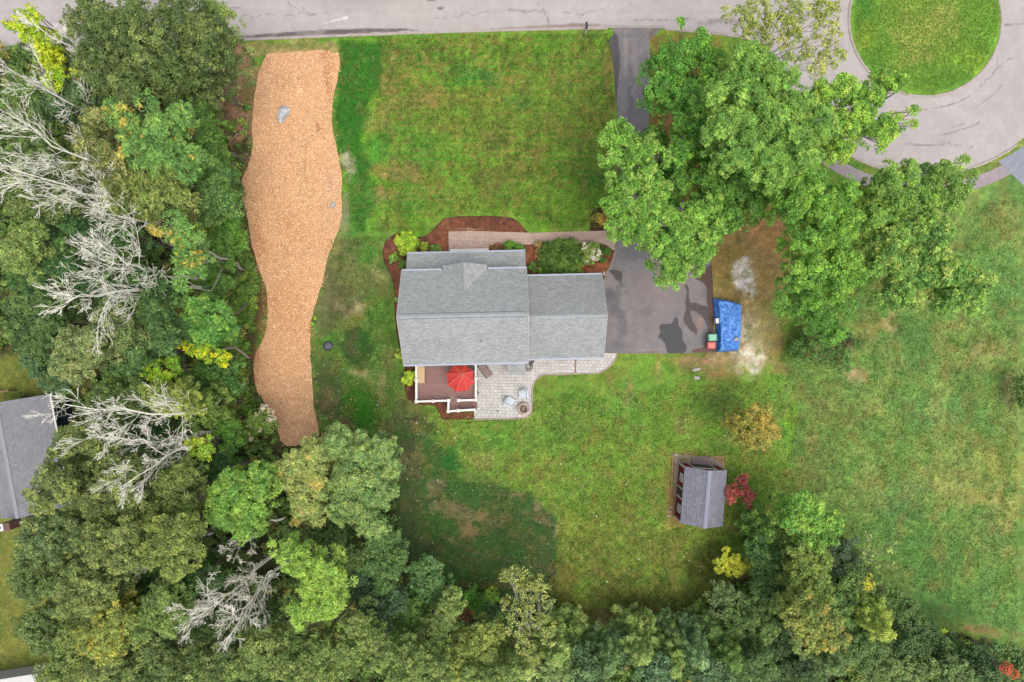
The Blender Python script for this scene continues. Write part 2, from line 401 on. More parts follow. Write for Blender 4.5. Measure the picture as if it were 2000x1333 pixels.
    for a in [(880, 905, 18, 40, (40, 104, 38), .9), (850, 950, 26, 24, (112, 102, 76), .75), (800, 900, 30, 50, (92, 84, 62), .7), (820, 830, 30, 30, (84, 80, 60), .6), (800, 1000, 30, 60, (84, 84, 56), .6),
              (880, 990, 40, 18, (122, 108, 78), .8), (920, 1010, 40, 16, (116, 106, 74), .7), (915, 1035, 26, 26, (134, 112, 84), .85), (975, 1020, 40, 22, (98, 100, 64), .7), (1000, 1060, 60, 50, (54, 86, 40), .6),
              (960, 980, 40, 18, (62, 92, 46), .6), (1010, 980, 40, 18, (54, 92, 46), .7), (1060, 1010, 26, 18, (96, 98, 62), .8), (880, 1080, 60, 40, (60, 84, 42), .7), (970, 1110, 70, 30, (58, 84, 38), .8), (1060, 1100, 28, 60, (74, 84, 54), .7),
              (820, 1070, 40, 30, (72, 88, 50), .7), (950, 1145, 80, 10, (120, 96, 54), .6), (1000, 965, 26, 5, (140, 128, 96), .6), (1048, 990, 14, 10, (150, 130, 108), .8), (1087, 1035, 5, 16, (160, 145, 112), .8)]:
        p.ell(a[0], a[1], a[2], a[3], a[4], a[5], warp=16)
    # diagonal wisps in the new lawn
    f = (1 - sstep(-6, 6, sdist([(850, 950), (1088, 1010), (1086, 1180), (880, 1100)], p.U, p.V))) * sstep(0.55, 0.75, fbm((p.U * 0.35 - p.V * 0.9) / 14, (p.U + p.V * 0.4) / 90, 3))
    p.mix(f * 0.5, (116, 106, 76))
    # middle back lawn
    for a in [(960, 860, 120, 30, (96, 146, 56), .6), (940, 900, 30, 22, (146, 140, 80), .6), (1000, 900, 40, 26, (122, 128, 64), .4), (1060, 850, 60, 30, (104, 152, 60), .5), (1150, 900, 60, 40, (110, 146, 54), .5), (1060, 930, 60, 20, (116, 124, 60), .4),
              (1230, 780, 50, 50, (96, 148, 60), .5), (1230, 770, 10, 30, (166, 150, 100), .6), (1290, 720, 6, 30, (176, 150, 96), .7), (1100, 780, 50, 30, (92, 140, 46), .6), (1130, 830, 60, 20, (112, 126, 66), .4), (1180, 800, 60, 40, (98, 140, 54), .4),
              (1340, 820, 30, 30, (146, 138, 82), .5), (1200, 1000, 90, 60, (104, 124, 44), .5), (1150, 1100, 80, 70, (92, 104, 40), .65), (1280, 1080, 100, 60, (96, 112, 44), .6), (1380, 1100, 60, 40, (84, 96, 36), .7), (1300, 1160, 90, 40, (96, 98, 42), .65),
              (1200, 1160, 70, 40, (88, 94, 38), .6), (1100, 1150, 30, 60, (124, 106, 50), .6), (1170, 1210, 50, 20, (140, 98, 72), .75), (1290, 1200, 90, 16, (132, 92, 58), .65), (1100, 1030, 16, 60, (120, 128, 56), .5), (1400, 930, 30, 40, (92, 124, 52), .5)]:
        p.ell(a[0], a[1], a[2], a[3], a[4], a[5])
    f = (1 - sstep(-20, 20, sdist([(1080, 1000), (1450, 960), (1440, 1120), (1380, 1190), (1110, 1190)], p.U, p.V))) * (0.5 + 0.5 * np.sin((p.U * 0.62 - p.V * 0.78) * 0.33 + p.w1 * 2))
    p.mix(f * 0.38, (142, 142, 66)); p.mix(f * 0 + (1 - sstep(-20, 20, sdist([(880, 850), (1300, 760), (1450, 960), (1080, 1000)], p.U, p.V))) * (0.5 + 0.5 * np.sin((p.U * 0.62 - p.V * 0.78) * 0.30 + p.w1 * 2)) * .2, (130, 148, 62))
    # shed surroundings
    p.poly([(1306, 884), (1420, 890), (1416, 920), (1340, 1030), (1300, 1030)], (150, 128, 72), 0.7, 6)
    p.ell(1315, 990, 14, 40, (150, 112, 76), .8, warp=8); p.ell(1427, 1030, 9, 7, (132, 118, 90), .8, warp=4); p.ell(1536, 920, 12, 12, (180, 148, 96), .85, warp=5)
    # tan earth, gravel by the driveway
    p.poly([(1388, 430), (1460, 420), (1520, 420), (1560, 480), (1560, 560), (1500, 600), (1540, 680), (1480, 720), (1400, 740), (1310, 700), (1395, 690)], (160, 132, 84), 0.95, 14)
    for a in [(1500, 450, 50, 50, (190, 138, 92), .8), (1420, 520, 40, 60, (158, 132, 74), .8), (1454, 545, 24, 42, (226, 218, 212), .97), (1440, 580, 16, 14, (140, 112, 74), .7), (1472, 660, 40, 52, (204, 192, 170), .9),
              (1466, 706, 44, 32, (216, 206, 188), .95), (1500, 640, 40, 60, (134, 128, 76), .7), (1385, 705, 60, 14, (166, 130, 98), .85), (1430, 700, 50, 10, (184, 168, 132), .7), (1350, 718, 40, 16, (112, 112, 64), .6),
              (1520, 720, 30, 20, (150, 128, 84), .6), (1580, 640, 40, 30, (150, 128, 76), .5), (1420, 716, 60, 9, (120, 142, 70), .4)]:
        p.ell(a[0], a[1], a[2], a[3], a[4], a[5], warp=18)
    # strip east of the drive, under the oak
    p.poly([(1268, 70), (1400, 70), (1500, 420), (1390, 470), (1290, 330), (1268, 240)], (140, 114, 60), 0.8, 5)
    p.ell(1350, 72, 60, 16, (132, 140, 54), .6); p.ell(1290, 165, 20, 26, (120, 140, 46), .7); p.ell(1310, 240, 40, 30, (140, 96, 64), .7); p.ell(1350, 300, 60, 60, (156, 118, 72), .8); p.ell(1480, 300, 80, 120, (104, 92, 56), .7)
    # verge along the road
    p.poly([(446, 84), (662, 78), (662, 98), (600, 108), (520, 108), (450, 130)], (172, 152, 98), 0.95, 4)
    p.ell(600, 88, 50, 8, (120, 138, 66), .7, warp=8); p.ell(500, 100, 30, 10, (150, 150, 96), .6)
    # right-hand lawn
    p.poly([(1540, 640), (1700, 560), (1900, 340), (2100, 300), (2200, 1300), (1740, 1200), (1640, 1040), (1560, 980), (1530, 800)], (112, 144, 72), 0.85, 20)
    for a in [(1900, 380, 60, 40, (124, 148, 74), .6), (1960, 420, 40, 40, (150, 140, 86), .45), (1960, 560, 60, 80, (104, 146, 76), .6), (1780, 680, 80, 60, (92, 130, 66), .7), (1740, 630, 20, 30, (176, 148, 104), .7), (1670, 730, 40, 16, (180, 156, 112), .85),
              (1700, 650, 20, 40, (168, 150, 98), .5), (1900, 700, 60, 30, (146, 152, 84), .6), (1930, 680, 40, 20, (160, 138, 92), .5), (1850, 800, 80, 40, (98, 142, 78), .6), (1700, 800, 70, 60, (134, 142, 76), .5), (1620, 800, 50, 50, (136, 136, 72), .5),
              (1960, 900, 60, 40, (150, 152, 74), .7), (1880, 960, 80, 40, (156, 158, 88), .7), (1960, 1000, 50, 50, (172, 152, 88), .55), (1930, 1060, 60, 40, (152, 152, 80), .5), (1820, 1080, 80, 60, (86, 128, 60), .7), (1760, 980, 60, 60, (92, 134, 72), .7),
              (1700, 960, 60, 40, (98, 136, 72), .6), (1850, 1180, 90, 40, (88, 132, 66), .7), (1960, 1180, 60, 30, (104, 146, 72), .6), (1920, 1235, 60, 12, (180, 128, 90), .8), (1980, 1245, 30, 12, (174, 140, 92), .7), (1760, 1150, 30, 30, (104, 122, 60), .6),
              (1545, 830, 9, 60, (122, 172, 50), .8), (1540, 900, 10, 60, (110, 150, 52), .5), (1600, 900, 40, 60, (118, 130, 70), .5), (1560, 950, 60, 30, (96, 110, 52), .6), (1590, 850, 20, 20, (156, 132, 84), .5), (1500, 780, 60, 30, (104, 140, 62), .5),
              (1975, 760, 16, 40, (128, 100, 84), .6), (1400, 780, 50, 30, (112, 140, 66), .5), (1420, 790, 40, 50, (96, 120, 58), .4)]:
        p.ell(a[0], a[1], a[2], a[3], a[4], a[5])
    f = fbm(p.U / 46 + 3, p.V / 46 + 8, 4); m = sstep(1560, 1700, p.U); p.mix(m * sstep(.5, .68, f) * .45, (152, 154, 88)); p.mix(m * (1 - sstep(.32, .48, f)) * .5, (98, 138, 70))
    p.poly([(1660, 326), (1716, 350), (1700, 380), (1655, 350)], (140, 150, 74), .8, 4)
    # neighbour's yard, far left
    p.poly([(-300, 700), (60, 700), (130, 760), (110, 830), (60, 1040), (-300, 1040)], (122, 124, 58), 0.9, 10); p.ell(110, 765, 30, 12, (140, 108, 62), .7)
    YARD = [(-400, 1030), (150, 1060), (160, 1400), (-400, 1400)]
    # woods floor
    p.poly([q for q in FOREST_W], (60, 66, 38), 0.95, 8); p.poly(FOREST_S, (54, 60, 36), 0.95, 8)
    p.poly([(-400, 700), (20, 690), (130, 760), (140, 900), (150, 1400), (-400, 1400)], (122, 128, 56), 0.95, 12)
    p.ell(468, 200, 56, 110, (172, 128, 100), .97); p.ell(470, 150, 40, 30, (160, 132, 92), .6); p.ell(500, 480, 22, 60, (134, 92, 66), .8); p.ell(508, 600, 22, 60, (128, 92, 64), .8); p.ell(490, 700, 22, 40, (138, 88, 64), .8)
    p.ell(520, 850, 60, 30, (110, 92, 64), .6); p.ell(1170, 1240, 60, 20, (132, 88, 64), .8)
    q_ = fbm(p.U / 7 + 20, p.V / 7 + 60, 4); w_ = fbm(p.U / 60 + 9, p.V / 60 + 4, 3); p.mix(sstep(.5, .64, q_) * sstep(.42, .6, w_) * (.32 - .24 * sstep(1500, 1650, p.U)), (146, 132, 78)); p.mottle(0.10, 26, 1, 3); p.mottle(0.16, 9, 4, 3); p.mottle(0.13, 3.5, 9, 2)
    p.hue((140, 122, 64), 22, 0.55, 0.72, 0.35, 12)
    p.hue((60, 96, 30), 18, 0.56, 0.74, 0.30, 40); p.c = p.c * 1.05

g0, g1 = 50.0, 36.0; st = 0.14
def axis(h):
    a = list(np.arange(-h, h + st, st)); e = []; d = st; x = a[-1]
    while x < 700: d *= 1.35; x += d; e.append(x)
    a0 = -a[0]; b = []; d = st; x = a0
    while x < 700: d *= 1.35; x += d; b.append(-x)
    return np.array(b[::-1] + a + e)
gx, gy = axis(g0), axis(g1)
GX, GY = np.meshgrid(gx, gy); nx, ny = len(gx), len(gy)
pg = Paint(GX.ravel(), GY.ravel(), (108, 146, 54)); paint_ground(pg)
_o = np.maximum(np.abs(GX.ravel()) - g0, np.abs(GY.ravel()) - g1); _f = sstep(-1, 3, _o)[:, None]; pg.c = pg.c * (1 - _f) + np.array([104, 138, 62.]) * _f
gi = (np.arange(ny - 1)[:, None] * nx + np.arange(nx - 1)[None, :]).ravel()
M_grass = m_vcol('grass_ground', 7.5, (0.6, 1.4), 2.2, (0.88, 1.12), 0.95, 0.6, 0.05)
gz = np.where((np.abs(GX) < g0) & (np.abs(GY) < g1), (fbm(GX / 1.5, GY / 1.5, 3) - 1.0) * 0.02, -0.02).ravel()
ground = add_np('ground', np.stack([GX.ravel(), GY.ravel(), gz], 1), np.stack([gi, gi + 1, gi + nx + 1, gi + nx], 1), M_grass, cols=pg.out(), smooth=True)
tag(ground, kind='structure')

# ------------------------------------------------------------------ road and cul-de-sac
CU, CV, RR = 1807, 40, 300
M_asph = m_vcol('old_asphalt', 16, (0.86, 1.14), 1.6, (0.95, 1.05), 0.92, 0.4, 0.01)
def circ(r, a0, a1, n, cu=CU, cv=CV): return [(cu + r * math.cos(R(a0 + (a1 - a0) * i / n)), cv + r * math.sin(R(a0 + (a1 - a0) * i / n))) for i in range(n + 1)]
rd = [(-700, -120), (-700, 118), (0, 100), (300, 84), (450, 77), (560, 73), (660, 69), (800, 63), (1000, 57), (1140, 54), (1200, 55), (1290, 55), (1380, 61), (1450, 70), (1500, 84)] + circ(RR, 166, -150, 40)[1:] + [(1440, -120)]
def paint_road(p):
    p.mottle(0.035, 60, 2); p.mottle(0.03, 14, 5)
    p.ell(700, 0, 90, 26, (176, 172, 166), .7); p.ell(800, 20, 60, 30, (190, 180, 170), .5); p.ell(859, 17, 7, 3, (112, 104, 98), .9, warp=2)
    p.ell(840, 1, 10, 1.5, (110, 104, 100), .8, warp=2); p.ell(460, 16, 18, 1.2, (120, 112, 108), .8, warp=2)
    p.poly([(420, 78), (440, 77), (560, 71.5), (640, 68), (700, 65), (800, 60), (830, 61), (790, 56), (700, 56), (640, 58), (590, 62), (520, 67), (440, 71)], (112, 101, 98), .97, 1.2, 3, 1.5)
    p.poly([(960, 57), (1060, 56), (1180, 51), (1170, 48), (1120, 46), (1060, 50)], (146, 128, 120), .8, 1.5, 3, 2)
    p.poly([(1180, 53), (1296, 54), (1296, 51), (1180, 50)], (150, 134, 126), .7, 1.5, 3, 2)
    p.ell(648, 42, 34, 1.6, (236, 234, 230), .8, rot=-14, warp=3); p.ell(674, 36, 6, 3, (240, 238, 236), .9, warp=2, rot=-14)
    for r, a0, a1 in ((172, 96, 60), (243, 100, 78), (225, 84, 62), (298, 110, 80), (262, 30, 20), (196, 60, 40)):
        c = circ(r, a0, a1, 12); c2 = circ(r + 1.4, a1, a0, 12); p.poly(c + c2, (128, 116, 110), .7, .9, 4, 1.2)
    p.poly([(1962, 48), (2000, 46), (2000, 48), (1962, 50)], (120, 108, 104), .8, .8, 3, 1)
    p.ell(1955, 120, 2, 12, (160, 148, 144), .6); p.ell(1630, 105, 26, 22, (168, 158, 160), .5); p.ell(1400, 45, 40, 8, (140, 124, 118), .6)
    p.ell(1808, 214, 5, 2, (120, 108, 108), .8, warp=2); p.ell(1880, 245, 20, 3, (168, 156, 152), .6, rot=-15)
    p.hue((184, 176, 172), 30, .5, .7, .5, 7)
    for (u0, v0, u1, v1) in ((470, 34, 640, 27), (980, 20, 1130, 29), (1130, 29, 1190, 10), (850, 36, 960, 26), (1240, 42, 1360, 36), (1880, 200, 1975, 110), (1760, 280, 1900, 288), (560, 8, 620, 30), (1050, 6, 1075, 48)):
        n_ = np.array([-(v1 - v0), u1 - u0], float); L_ = np.hypot(*n_); n_ /= L_; t_ = ((p.U - u0) * (u1 - u0) + (p.V - v0) * (v1 - v0)) / L_ ** 2
        d_ = np.abs((p.U - u0) * n_[0] + (p.V - v0) * n_[1] + (p.n - .5) * 14 + (p.m - .5) * 5); p.mix((d_ < 1.3) * (t_ > 0) * (t_ < 1) * .5 * (p.m > .42), (136, 126, 122))
    for v0 in (14, 30): p.mix(np.exp(-((p.V - v0 + p.w1 * 4) / 4.5) ** 2) * .14 * (p.U < 1450), (222, 214, 210))
sheet('road', rd, 0.006, 0.11, (194, 186, 182), paint_road, M_asph)
M_kerb = m_plain('kerb_asphalt', C(206, 192, 184), C(176, 160, 150), 3, 0.9)
def strip(name, line, wpx, z0, h, m, kind='structure', closed=False):
    """a low raised kerb following a line of pixels"""
    k = MB(); pts = [P(u, v, 0) for u, v in line]; n = len(pts)
    prof = []
    for i, p in enumerate(pts):
        a = pts[(i - 1) % n] if (closed or i > 0) else p; b = pts[(i + 1) % n] if (closed or i < n - 1) else p
        d = (b - a).normalized(); s = Vector((-d.y, d.x, 0)); wd = wpx * H / F / 2 * (1 + 0.15 * math.sin(i * 2.1))
        prof.append([p - s * wd + Vector((0, 0, z0)), p - s * wd * 0.6 + Vector((0, 0, z0 + h)), p + s * wd * 0.6 + Vector((0, 0, z0 + h)), p + s * wd + Vector((0, 0, z0))])
    vs = [q for r in prof for q in r]; m_ = n if closed else n - 1
    fs = [(4 * i + j, 4 * ((i + 1) % n) + j, 4 * ((i + 1) % n) + j + 1, 4 * i + j + 1) for i in range(m_) for j in range(3)]
    k.add(vs, fs); o = k.build(name, m, smooth=True); return tag(o, kind=kind)
def dens(pts, k=6):
    out = []
    for a, b in zip(pts[:-1], pts[1:]):
        for i in range(k): out.append((a[0] + (b[0] - a[0]) * i / k, a[1] + (b[1] - a[1]) * i / k))
    return out + [pts[-1]]
strip('kerb', dens([(-700, 119), (0, 101), (300, 86), (450, 79), (560, 74.5), (660, 70.5), (800, 65), (1000, 59), (1140, 56), (1186, 56)]), 5, 0.0, 0.09, M_kerb)
strip('kerb', dens([(1298, 57), (1380, 64), (1450, 73), (1500, 86)] + circ(RR + 2, 166, 54, 30)[1:]), 5, 0.0, 0.09, M_kerb)
strip('kerb', circ(149, 0, 355, 72), 5, 0.006, 0.11, M_kerb, closed=True)
def paint_isl(p):
    p.mottle(0.1, 30, 3)
    for a in [(1800, 60, 70, 60, (172, 172, 84), .75), (1850, 30, 40, 40, (178, 172, 90), .6), (1690, 15, 20, 30, (64, 128, 50), .7), (1690, 70, 20, 40, (160, 176, 60), .6), (1900, 120, 40, 30, (150, 186, 60), .7), (1860, 160, 50, 20, (96, 150, 52), .6),
              (1930, 60, 20, 50, (110, 166, 52), .5), (1700, 120, 40, 30, (92, 148, 56), .6), (1790, 110, 50, 20, (176, 168, 92), .5), (1760, 10, 50, 30, (140, 160, 68), .5)]: p.ell(*a)
    p.mottle(0.14, 9, 4, 3); p.mottle(0.12, 3.5, 9, 2)
sheet('island_lawn', circ(147, 0, 354, 60), 0.05, 0.16, (118, 158, 58), paint_isl, M_grass)
def paint_side(p): p.mottle(0.05, 20); p.mottle(0.06, 6)
strip_in = circ(320, 40, 130, 30); strip_out = circ(344, 130, 40, 30)
M_walk = m_vcol('sidewalk_asphalt', 20, (0.9, 1.1), 2, (0.95, 1.05), 0.92, 0.3, 0.01)
sheet('pavement', strip_in + strip_out, 0.008, 0.2, (170, 158, 160), paint_side, M_walk)
sheet('neighbour_driveway', [(1950, 316), (1990, 292), (2030, 262), (2300, 520), (2180, 560), (2000, 364)], 0.014, 0.2, (158, 160, 172), paint_side, M_walk)

# ------------------------------------------------------------------ driveway
M_drive = m_vcol('driveway_asphalt', 18, (0.88, 1.12), 1.8, (0.93, 1.07), 0.85, 0.4, 0.01)
def paint_drive(p):
    p.hue((158, 146, 142), 50, .5, .66, .6, 4); p.hue((120, 118, 121), 34, .54, .7, .4, 14); p.mottle(0.05, 30, 2); p.mottle(0.06, 8, 5)
    p.ell(1238, 150, 10, 90, (164, 152, 150), .6); p.ell(1222, 110, 5, 60, (170, 158, 152), .6, warp=6); p.ell(1252, 170, 7, 60, (150, 142, 146), .5); p.ell(1230, 200, 6, 70, (112, 112, 116), .5); p.ell(1262, 160, 6, 90, (128, 124, 132), .6)
    p.poly([(1180, 70), (1197, 62), (1206, 70), (1211, 105), (1209, 150), (1204, 200), (1206, 240), (1196, 245)], (92, 88, 92), .92, 1.5, 3, 2)
    p.ell(1300, 570, 60, 60, (156, 140, 138), .5); p.ell(1210, 600, 14, 60, (104, 104, 110), .55); p.ell(1195, 570, 12, 16, (100, 98, 104), .6); p.ell(1200, 680, 26, 12, (112, 108, 114), .5); p.ell(1240, 490, 40, 30, (120, 118, 124), .5)
    p.ell(1270, 640, 40, 30, (152, 138, 134), .4); p.ell(1360, 540, 14, 30, (168, 152, 150), .5); p.ell(1250, 560, 20, 40, (148, 132, 132), .4)
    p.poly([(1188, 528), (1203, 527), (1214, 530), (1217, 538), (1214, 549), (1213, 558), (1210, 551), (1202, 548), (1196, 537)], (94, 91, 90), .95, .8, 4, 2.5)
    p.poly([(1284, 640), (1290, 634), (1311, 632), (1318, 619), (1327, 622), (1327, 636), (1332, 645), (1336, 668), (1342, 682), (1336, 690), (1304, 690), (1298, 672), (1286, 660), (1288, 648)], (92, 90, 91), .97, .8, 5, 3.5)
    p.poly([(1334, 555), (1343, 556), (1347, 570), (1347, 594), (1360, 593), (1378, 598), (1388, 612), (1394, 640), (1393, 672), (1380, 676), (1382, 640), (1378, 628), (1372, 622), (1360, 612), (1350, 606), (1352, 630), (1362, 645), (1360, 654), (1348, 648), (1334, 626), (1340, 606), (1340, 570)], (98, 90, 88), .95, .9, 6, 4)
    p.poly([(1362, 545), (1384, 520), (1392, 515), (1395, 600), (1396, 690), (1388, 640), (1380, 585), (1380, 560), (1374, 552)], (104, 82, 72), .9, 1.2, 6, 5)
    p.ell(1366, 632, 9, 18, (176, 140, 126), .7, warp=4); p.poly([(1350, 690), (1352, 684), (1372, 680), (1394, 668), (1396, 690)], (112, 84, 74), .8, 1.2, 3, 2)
    p.poly([(1290, 690), (1200, 690), (1200, 687), (1290, 687)], (138, 110, 92), .6, 1.5, 3, 2); p.poly([(1266, 62), (1270, 62), (1271, 250), (1266, 250)], (166, 146, 120), .5, 1.5, 2, 2)
    p.poly([(1266, 56), (1292, 54), (1268, 76)], (122, 104, 96), .6, 2)
sheet('driveway', [(1196, 56), (1292, 56), (1280, 68), (1269, 78), (1269, 160), (1268, 250), (1290, 340), (1385, 455), (1391, 520), (1394, 600), (1397, 689), (1300, 691), (1205, 691), (1180, 694), (1000, 694), (1000, 545), (1179, 543), (1190, 524), (1198, 505), (1202, 490), (1201, 452), (1206, 400), (1212, 300), (1207, 240), (1203, 190), (1199, 140), (1194, 100), (1187, 80), (1198, 68)],
      0.010, 0.07, (141, 135, 135), paint_drive, M_drive)

# ------------------------------------------------------------------ wood-chip path and mulch beds
M_chipb = m_vcol('wood_chips_bed', 22, (0.8, 1.18), 2.5, (0.92, 1.08), 0.95, 0.6, 0.04, voro=True)
PATH = [(522, 106), (600, 100), (630, 98), (662, 104), (664, 125), (658, 160), (650, 200), (648, 235), (650, 262), (660, 300), (667, 340), (668, 400), (668, 428), (655, 465), (640, 505), (628, 560), (612, 610), (606, 640), (606, 700), (610, 745), (612, 790), (620, 830), (624, 850), (600, 868), (560, 872), (548, 860), (536, 820), (518, 790), (500, 760), (495, 720), (500, 690),
        (520, 650), (524, 620), (520, 560), (504, 520), (490, 470), (484, 430), (470, 380), (474, 350), (486, 320), (494, 290), (492, 240), (498, 180), (505, 140)]
def paint_path(p):
    p.k = 1.04
    p.mottle(0.05, 40); p.ell(560, 820, 70, 70, (255, 200, 156), .95); p.ell(560, 600, 50, 70, (222, 164, 112), .6); p.ell(600, 400, 40, 100, (236, 188, 138), .6); p.ell(642, 380, 20, 80, (232, 194, 156), .6)
    p.ell(645, 150, 12, 60, (196, 136, 94), .7); p.ell(620, 248, 5, 14, (172, 112, 74), .9, warp=5); p.ell(598, 330, 2.4, 60, (190, 136, 94), .8, warp=8); p.ell(632, 110, 10, 14, (198, 146, 112), .6)
    p.ell(575, 440, 40, 60, (222, 166, 116), .5); p.ell(505, 470, 12, 50, (216, 152, 104), .7); p.ell(602, 640, 5, 20, (184, 116, 80), .8); p.ell(500, 700, 8, 50, (204, 142, 100), .7); p.ell(600, 300, 30, 140, (238, 196, 146), .4)
    p.mottle(0.05, 12, 4)
sheet('wood_chip_path', PATH, 0.03, 0.10, (240, 190, 142), paint_path, M_chipb, jitter=0.10)
M_mulch = m_vcol('bark_mulch', 20, (0.62, 1.35), 3, (0.85, 1.15), 0.95, 0.7, 0.04, voro=True)
def paint_mulch(p):
    p.mix((1 - sstep(1.0, 2.6, -sdist(BED, p.U, p.V))) * .75, (84, 54, 44))
    p.mottle(0.1, 20); p.ell(960, 430, 80, 12, (112, 72, 56), .6); p.ell(880, 470, 30, 20, (164, 100, 72), .6); p.ell(835, 470, 14, 12, (96, 70, 54), .6); p.ell(800, 500, 30, 20, (92, 66, 50), .6); p.ell(1150, 520, 40, 20, (172, 106, 70), .7)
    p.ell(1040, 500, 12, 26, (176, 110, 74), .7); p.ell(910, 448, 30, 4, (206, 178, 160), .4, warp=4); p.ell(765, 480, 14, 30, (142, 96, 80), .6); p.ell(800, 770, 14, 30, (112, 66, 54), .5); p.mottle(0.22, 6, 4); p.mottle(0.2, 14, 9)
BED = [(769, 458), (790, 455), (810, 463), (824, 464), (836, 458), (850, 445), (865, 429), (875, 425), (900, 423), (960, 422), (1000, 426), (1014, 434), (1024, 446), (1034, 457), (1042, 462), (1042, 480), (1186, 480), (1199, 492), (1193, 515), (1180, 545), (1000, 560), (900, 700), (810, 700), (812, 784), (874, 786), (876, 800), (930, 806), (927, 820), (864, 820), (850, 793), (812, 789), (796, 780), (791, 760), (790, 712), (784, 700), (773, 640), (770, 600), (771, 565), (762, 535), (750, 512), (747, 490), (753, 470)]
sheet('mulch_bed', BED,
      0.012, 0.09, (138, 88, 64), paint_mulch, M_mulch, jitter=0.03, zf=lambda x, y, d: np.minimum(d * 0.2, 0.05))
sheet('mulch_bed', [(1153, 454), (1152, 424), (1160, 410), (1175, 403), (1204, 404), (1206, 452)], 0.012, 0.09, (138, 88, 64), paint_mulch, M_mulch, jitter=0.03)

# ------------------------------------------------------------------ pavers
M_brickwalk = m_brick('clay_pavers', C(220, 194, 176), C(202, 174, 158), C(156, 128, 114), 0.26, 0.17, 0.016, rot=R(-0.8), speck=(16, .85, 1.12), off=0.5, big=.08)
M_patio = m_brick('concrete_pavers', C(230, 226, 221), C(210, 205, 200), C(170, 164, 159), 0.36, 0.27, 0.018, rot=R(-1.2), speck=(9, .84, 1.14), big=.10, off=.35)
M_edge = m_brick('paver_edging', C(196, 182, 168), C(176, 158, 144), C(120, 108, 98), 0.25, 0.3, 0.01, speck=(14, .85, 1.13))
def flat(name, pts, z, m, t=0.05):
    k = MB(); k.slab([P(u, v, 0) + Vector((0, 0, z)) for u, v in pts], t); o = k.build(name, m); return tag(o, kind='structure')
flat('brick_walkway', [(876, 453), (930, 452), (1040, 455.5), (1120, 453), (1195, 451), (1201, 455), (1201, 491), (1190, 484), (1178, 476), (1110, 476), (1040, 478), (955, 479), (953, 500), (877, 500)], 0.085, M_brickwalk, .08)
flat('patio', [(925, 705), (1030, 703), (1182, 690), (1205, 691), (1201, 701), (1192, 713), (1178, 723), (1166, 728), (1062, 730.5), (1052, 735), (1043, 745), (1040, 756), (1040, 800), (1037, 808), (1029, 814), (1018, 817), (927, 818), (925, 800), (932, 799), (932, 712)], 0.055, M_patio)
strip('patio_edging', dens([(1205, 692), (1201, 702), (1192, 714), (1178, 724.5), (1166, 729), (1062, 731.5), (1052, 736), (1043, 746), (1039, 757), (1039, 800), (1036, 808), (1029, 814), (1018, 817.5), (927, 818.5)], 4), 4.2, 0.0, 0.065, M_edge)
M_side = m_plain('brick_border', C(168, 120, 104), C(140, 96, 84), 20)
k = MB(); 
for i in range(44):
    p = P(1123.5, 704 + i * 0.6, 0)
k.box(P(1122, 0, 0).x, P(1125, 0, 0).x, P(0, 728, 0).y, P(0, 700, 0).y, 0.05, 0.062); tag(k.build('brick_border', M_side), kind='structure')
k = MB(); bl = [(1201, 492), (1198, 503), (1194, 514), (1190, 524), (1184, 535)]
bl = dens(bl, 4)
for (u, v), (u2, v2) in zip(bl[:-1], bl[1:]):
    a, b = P(u, v, 0), P(u2, v2, 0); d = (b - a); k.beam(a + d * .06 + Vector((0, 0, .05)), b - d * .06 + Vector((0, 0, .05)), 0.14, 0.1)
tag(k.build('stone_edging', M_edge, bevel=.01), kind='structure')

# ================================================================== HOUSE
M_roof = m_brick('grey_shingles', C(186, 189, 188), C(164, 167, 166), C(140, 143, 143), 0.32, 0.15, 0.008, speck=(14, .70, 1.38), big=.05, bmp=.5)
M_cap = m_brick('ridge_shingles', C(196, 200, 202), C(178, 184, 186), C(146, 152, 154), 0.3, 0.4, 0.01, speck=(12, .85, 1.15), big=.04)
M_siding = m_brick('pale_siding', C(206, 204, 196), C(200, 198, 190), C(160, 158, 152), 4.0, 0.12, 0.006, big=.03)
M_trim = m_plain('white_trim', C(240, 238, 232), C(226, 224, 218), 3, 0.5, bmp=.03)
M_gut = m_plain('painted_gutter', C(180, 190, 206), C(166, 176, 192), 3, 0.45, bmp=.03)
M_glass, n_, b_ = mat_new('window_glass'); v_ = coords(n_)
n_.links.new(mixc(n_, (0.03, 0.04, 0.05, 1), (0.06, 0.07, 0.08, 1), noise(n_, v_, 1.2)), b_.inputs['Base Color']); b_.inputs['Roughness'].default_value = 0.08
M_door = m_plain('painted_door', C(110, 48, 42), None, 3, 0.5)
M_conc = m_plain('concrete', C(232, 222, 208), C(214, 202, 188), 5, 0.9)
M_vinyl = m_plain('white_vinyl', C(252, 250, 244), C(240, 236, 230), 3, 0.4, bmp=.02)
M_dark = m_plain('black_metal', (0.02, 0.02, 0.022, 1), (0.035, 0.03, 0.03, 1), 20, 0.5)
TH = R(1.25); HC = Vector((-3.79, 1.985, 0)); HM = Matrix.Translation(HC) @ Matrix.Rotation(TH, 4, 'Z')
house = empty('house', HC, 'large grey-shingled house with lower garage wing at the centre of the lot', 'house')
hx, hy, ze, zr = 5.05, 3.8, 5.5, 8.4
sl = (zr - ze) / hy
def gable(k, x0, x1, yc, hy, ze, zr, t=0.14):
    for s in (-1, 1):
        k.slab([(x0, yc, zr), (x1, yc, zr), (x1, yc + s * hy, ze), (x0, yc + s * hy, ze)], t)
